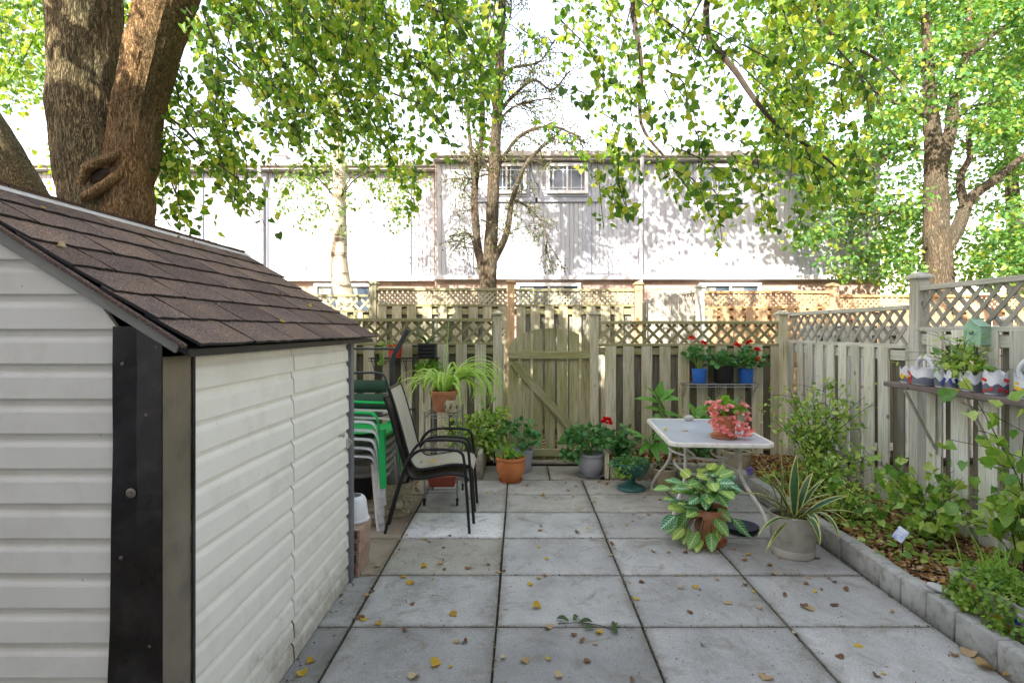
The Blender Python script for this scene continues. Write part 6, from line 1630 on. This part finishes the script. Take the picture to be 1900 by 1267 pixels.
# ================================================================== lower right corner
mx_ = thing('flower_trough', 'small mosaic planter overflowing with creeping jenny and grass', 'planter', (2.455, 2.70, .1))
m = MB(); hollow(m, (0, 0, 0), .30, .50, .17, .86, .012); link('trough', m.mesh('trough'), 'curb_concrete', mx_)
for k_ in range(44):
    s_ = k_ % 2; yy_ = random.uniform(-.22, .22); z = random.uniform(.03, .15); mt2 = random.choice(('carton_red', 'carton_blue', 'plastic_teal', 'petal_pink', 'pebble', 'clay_brick', 'carton_yellow'))
    m = MB(); m.cbox((0, 0, 0), (.006, random.uniform(.02, .045), random.uniform(.015, .035)), .001); o = link('mosaic_piece', m.mesh('mosaic_piece'), mt2, mx_, (-.132 - z * .14, yy_, z) if s_ else (yy_ * .66, -.222 - z * .2, z), (random.uniform(-.5, .5), -.13, 0) if s_ else (0, random.uniform(-.5, .5), R(90)))
m = MB(); m.box((0, 0, .14), (.26, .45, .02)); link('soil', m.mesh('soil'), 'soil', mx_)
foliage(mx_, (0, 0, .17), (.24, .33, .07), 800, .022, T_ROUND, 'leaf_jenny', 12, (0, 0, .15), .3, .9, shell=.6)
lv = Leaves()
for k_ in range(52):
    a = random.uniform(math.pi * .75, math.pi * 1.75); b = Vector((2.455 + math.cos(a) * .18, 2.70 + math.sin(a) * .27, .26)); lv.along([b, b + Vector((math.cos(a) * .04, math.sin(a) * .05, -.07)), b + Vector((math.cos(a) * .05, math.sin(a) * .06, -random.uniform(.08, .16)))], 18, .012, .022, .3, .5)
lv.build('foliage', T_ROUND, 'leaf_jenny', mx_)
for k_ in range(60):
    az = random.uniform(0, 2 * math.pi); strap(mx_, (random.uniform(-.1, .12), random.uniform(.0, .22), .15), az, random.uniform(.14, .3), .006, random.uniform(30, 85), random.uniform(20, 90), ('leaf_bright',), 0, 'grass_blade', 5, .2)
strap(mx_, (.0, -.1, .16), R(200), .5, .008, 50, 130, ('leaf_strap',), 0, 'grass_blade', 12, .2)
for lab, x, y, sz in (('magenta glass drop ornament hanging in the creeping jenny', 2.40, 2.33, .022), ):
    m = MB(); m.lathe([(0, 0), (sz, .03), (sz * .9, .07), (sz * .3, .11), (0, .12)], n=14); me = m.mesh('ornament'); o = link('ornament', me, 'ornament_magenta', None, (x, y, .12)); shade(me, 90); tag(o, lab, 'ornament')
dish = thing('bird_dish', 'tan dish on a teal foot among leaves at the right edge', 'dish', (2.46, 2.18, .09))
m = MB(); m.lathe([(.035, 0), (.04, .02), (.03, .05), (.03, .06)], n=20); loc_part('foot', m, 'dish_teal', dish); m = MB(); m.lathe([(.03, .058), (.07, .075), (.085, .095), (.08, .095), (.05, .08), (0, .07)], n=28); loc_part('bowl', m, 'dish_tan', dish)
pebble('flat grey stone resting on the kerb by the mosaic planter', (2.27, 2.96, .135), (.07, .035, .018), 1.9)
pebble('round pale stone on the kerb nearest the mosaic planter', (2.30, 2.83, .135), (.037, .035, .026), .5)
pebble('tiny beige stone wedged behind the kerb by the round stone', (2.32, 2.74, .125), (.025, .02, .014), .2)
tg = thing('plant_tag', 'tilted printed plant tag on a thin dark stake in the soil', 'plant tag', (2.42, 3.46, .09))
m = MB(); m.tube([(0, 0, 0), (.0, 0, .19)], .004, 6); loc_part('stake', m, 'metal_black', tg); m = MB(); m.cbox((0, 0, 0), (.066, .010, .085), .003); o = loc_part('card', m, 'sign_print', tg, False); o.location = (-.02, -.01, .17); o.rotation_euler = (R(-22), R(24), R(-62))
for k_ in range(1):
    orn = thing('mushroom_ornament', 'small white and purple ornament on a stick behind the table leg', 'ornament', (2.22, 5.28, .06)); m = MB(); m.tube([(0, 0, 0), (0, 0, .12)], .004, 6); loc_part('stick', m, 'metal_white', orn); m = MB(); m.lathe([(0, .09), (.03, .10), (.036, .13), (.025, .165), (0, .175)], n=14); loc_part('head', m, 'ornament_purple', orn)

# ================================================================== fallen leaves, each one its own
def curled(T, s, curl, name, mat):
    V, Fc = T; V = V.copy(); V[:, 0] *= 1.2
    V[:, 2] = np.abs(V[:, 0]) ** 1.3 * curl + .12 * np.sin(V[:, 1] * 3) * curl; V[:, 1] -= .5; V *= s; V[:, 2] -= V[:, 2].min()
    me = np_mesh(name, V, Fc); me.materials.append(MATS[mat]); return me
kinds = [('leaf_yellow', 'small curled yellow leaf fallen on the paving or roof', 'fallen yellow leaves'), ('leaf_tan', 'pale tan dry leaf fallen on the grey paving', 'fallen tan leaves'), ('leaf_brown', 'shrivelled dark brown leaf fallen on the grey paving', 'fallen brown leaves')]
FM = {k_: [curled(random.choice((T_HEART, T_OVATE, T_HEART)), 1, c_, 'fallen_leaf', k_) for c_ in (.2, .45, .75, .6)] for k_, _, _ in kinds}
def drop(kind, x, y, z, s, rot=None):
    mt2, lab, gp = kinds[kind]; o = link('fallen_leaf', random.choice(FM[mt2]), None, None, (x, y, z), rot or (random.uniform(-.2, .2), random.uniform(-.2, .2), random.uniform(0, 6.28))); o.scale = (s, s * random.uniform(.8, 1.1), s * random.uniform(.8, 1.3)); tag(o, lab, 'fallen leaf', gp); return o
def ground_px(px, py): Y = F * CAM_H / (py - 612); return (px - 965) / F * Y, Y
spots = [(788, 1052, 0, .055), (819, 1047, 0, .04), (748, 1072, 0, .05), (764, 1082, 0, .06), (840, 1140, 0, .06), (985, 1085, 0, .045), (997, 1127, 0, .055), (810, 1232, 0, .065), (770, 1258, 1, .06), (575, 1228, 0, .05), (560, 1250, 0, .05), (1016, 1165, 1, .06), (975, 1228, 1, .05), (1038, 1255, 1, .045), (790, 1002, 0, .04), (754, 993, 0, .035), (1000, 1015, 0, .03), (1015, 1037, 0, .035),
         (1503, 1130, 1, .07), (1490, 1125, 2, .045), (1513, 1098, 0, .045), (1547, 1122, 2, .05), (1420, 1258, 1, .07), (1560, 1220, 2, .045), (1800, 1214, 1, .07), (1830, 1240, 1, .08), (1870, 1256, 0, .06), (1380, 1040, 2, .04), (1388, 1030, 0, .04), (1190, 1080, 2, .045), (1330, 1075, 1, .035), (1290, 1090, 0, .04), (1180, 1112, 0, .045), (1350, 1118, 1, .05), (1065, 1178, 2, .06), (1090, 1228, 2, .06), (1110, 1175, 0, .05),
         (633, 915 + 190, 2, .05), (690, 1098, 2, .045), (670, 1145, 2, .05), (682, 1105, 1, .04), (730, 1030, 1, .035), (735, 985, 0, .03), (868, 1055, 2, .05), (860, 905, 0, .03), (880, 940, 1, .035), (952, 910, 1, .03), (1010, 925, 2, .03), (1065, 922, 0, .035), (1030, 928, 0, .03), (1175, 955, 2, .035), (1185, 960, 2, .03), (905, 1048, 2, .04)]
for px, py, kd, s in spots:
    x, y = ground_px(px, py); drop(kd, x, y, .004, s * .82)
for _ in range(130):
    x, y = random.uniform(-.95, 2.1), random.uniform(2.3, 5.6); drop(random.choice((0, 1, 1, 2, 2)), x, y, .004, random.uniform(.018, .036))
def on_roof(px, py):      # where the line of sight meets the roof plane
    d = Vector(((px - 965) / F, 1, -(py - 612) / F)); k_ = slope; t = (EZ + k_ * EX - CAM_H) / (d.z + k_ * d.x); return Vector((0, 0, CAM_H)) + d * t
for px, py, kd in ((78, 393, 0), (575, 573, 0), (523, 603, 0), (403, 574, 1), (516, 553, 2), (628, 618, 0), (520, 551, 2), (270, 436, 2), (330, 445, 2), (358, 455, 2), (115, 466, 1)):
    p = on_roof(px, py); drop(kd, p.x, p.y, p.z + .012, .035 if py > 480 else .03, (0, -sang * -1 if False else sang, random.uniform(0, 6)))
for px, py, Y_, z_ in ((806, 851, 4.35, .51), (1234, 800, 4.75, TZ + .006), (796, 853, 4.3, .51)):
    drop(0, (px - 965) / F * Y_, Y_, z_, .04)
dr_ = drop(1, 1.42, 4.72, TZ + .006, .05); dr_['label'] = 'dry tan leaf lying on the glass table top'; del dr_['group']
# wilted green leaf sprig in the middle of the patio
gs = thing('leaf_sprig', 'wilted dull green leafy sprig lying on the front paving joint', 'sprig', (.32, 2.87, 0)); 
for x, y, az, l_ in ((-.12, .02, 2.6, .09), (-.05, .0, .3, .1), (-.02, -.05, .2, .07), (.16, -.06, 1.2, .1), (.17, -.1, 1.7, .08), (-.08, .03, 1.0, .07)): strap(gs, (x * .8 + .03, y, .010), az, l_ * .8, .032, 12, 50, ('leaf_dull_green',), 0, 'leaf', 6, .9)
m = MB(); m.tube(curve([(.2, 2.88, .006), (.32, 2.875, .012), (.42, 2.86, .006), (.5, 2.80, .006)], 4), .002, 5); m.build('stem', 'twig', gs)
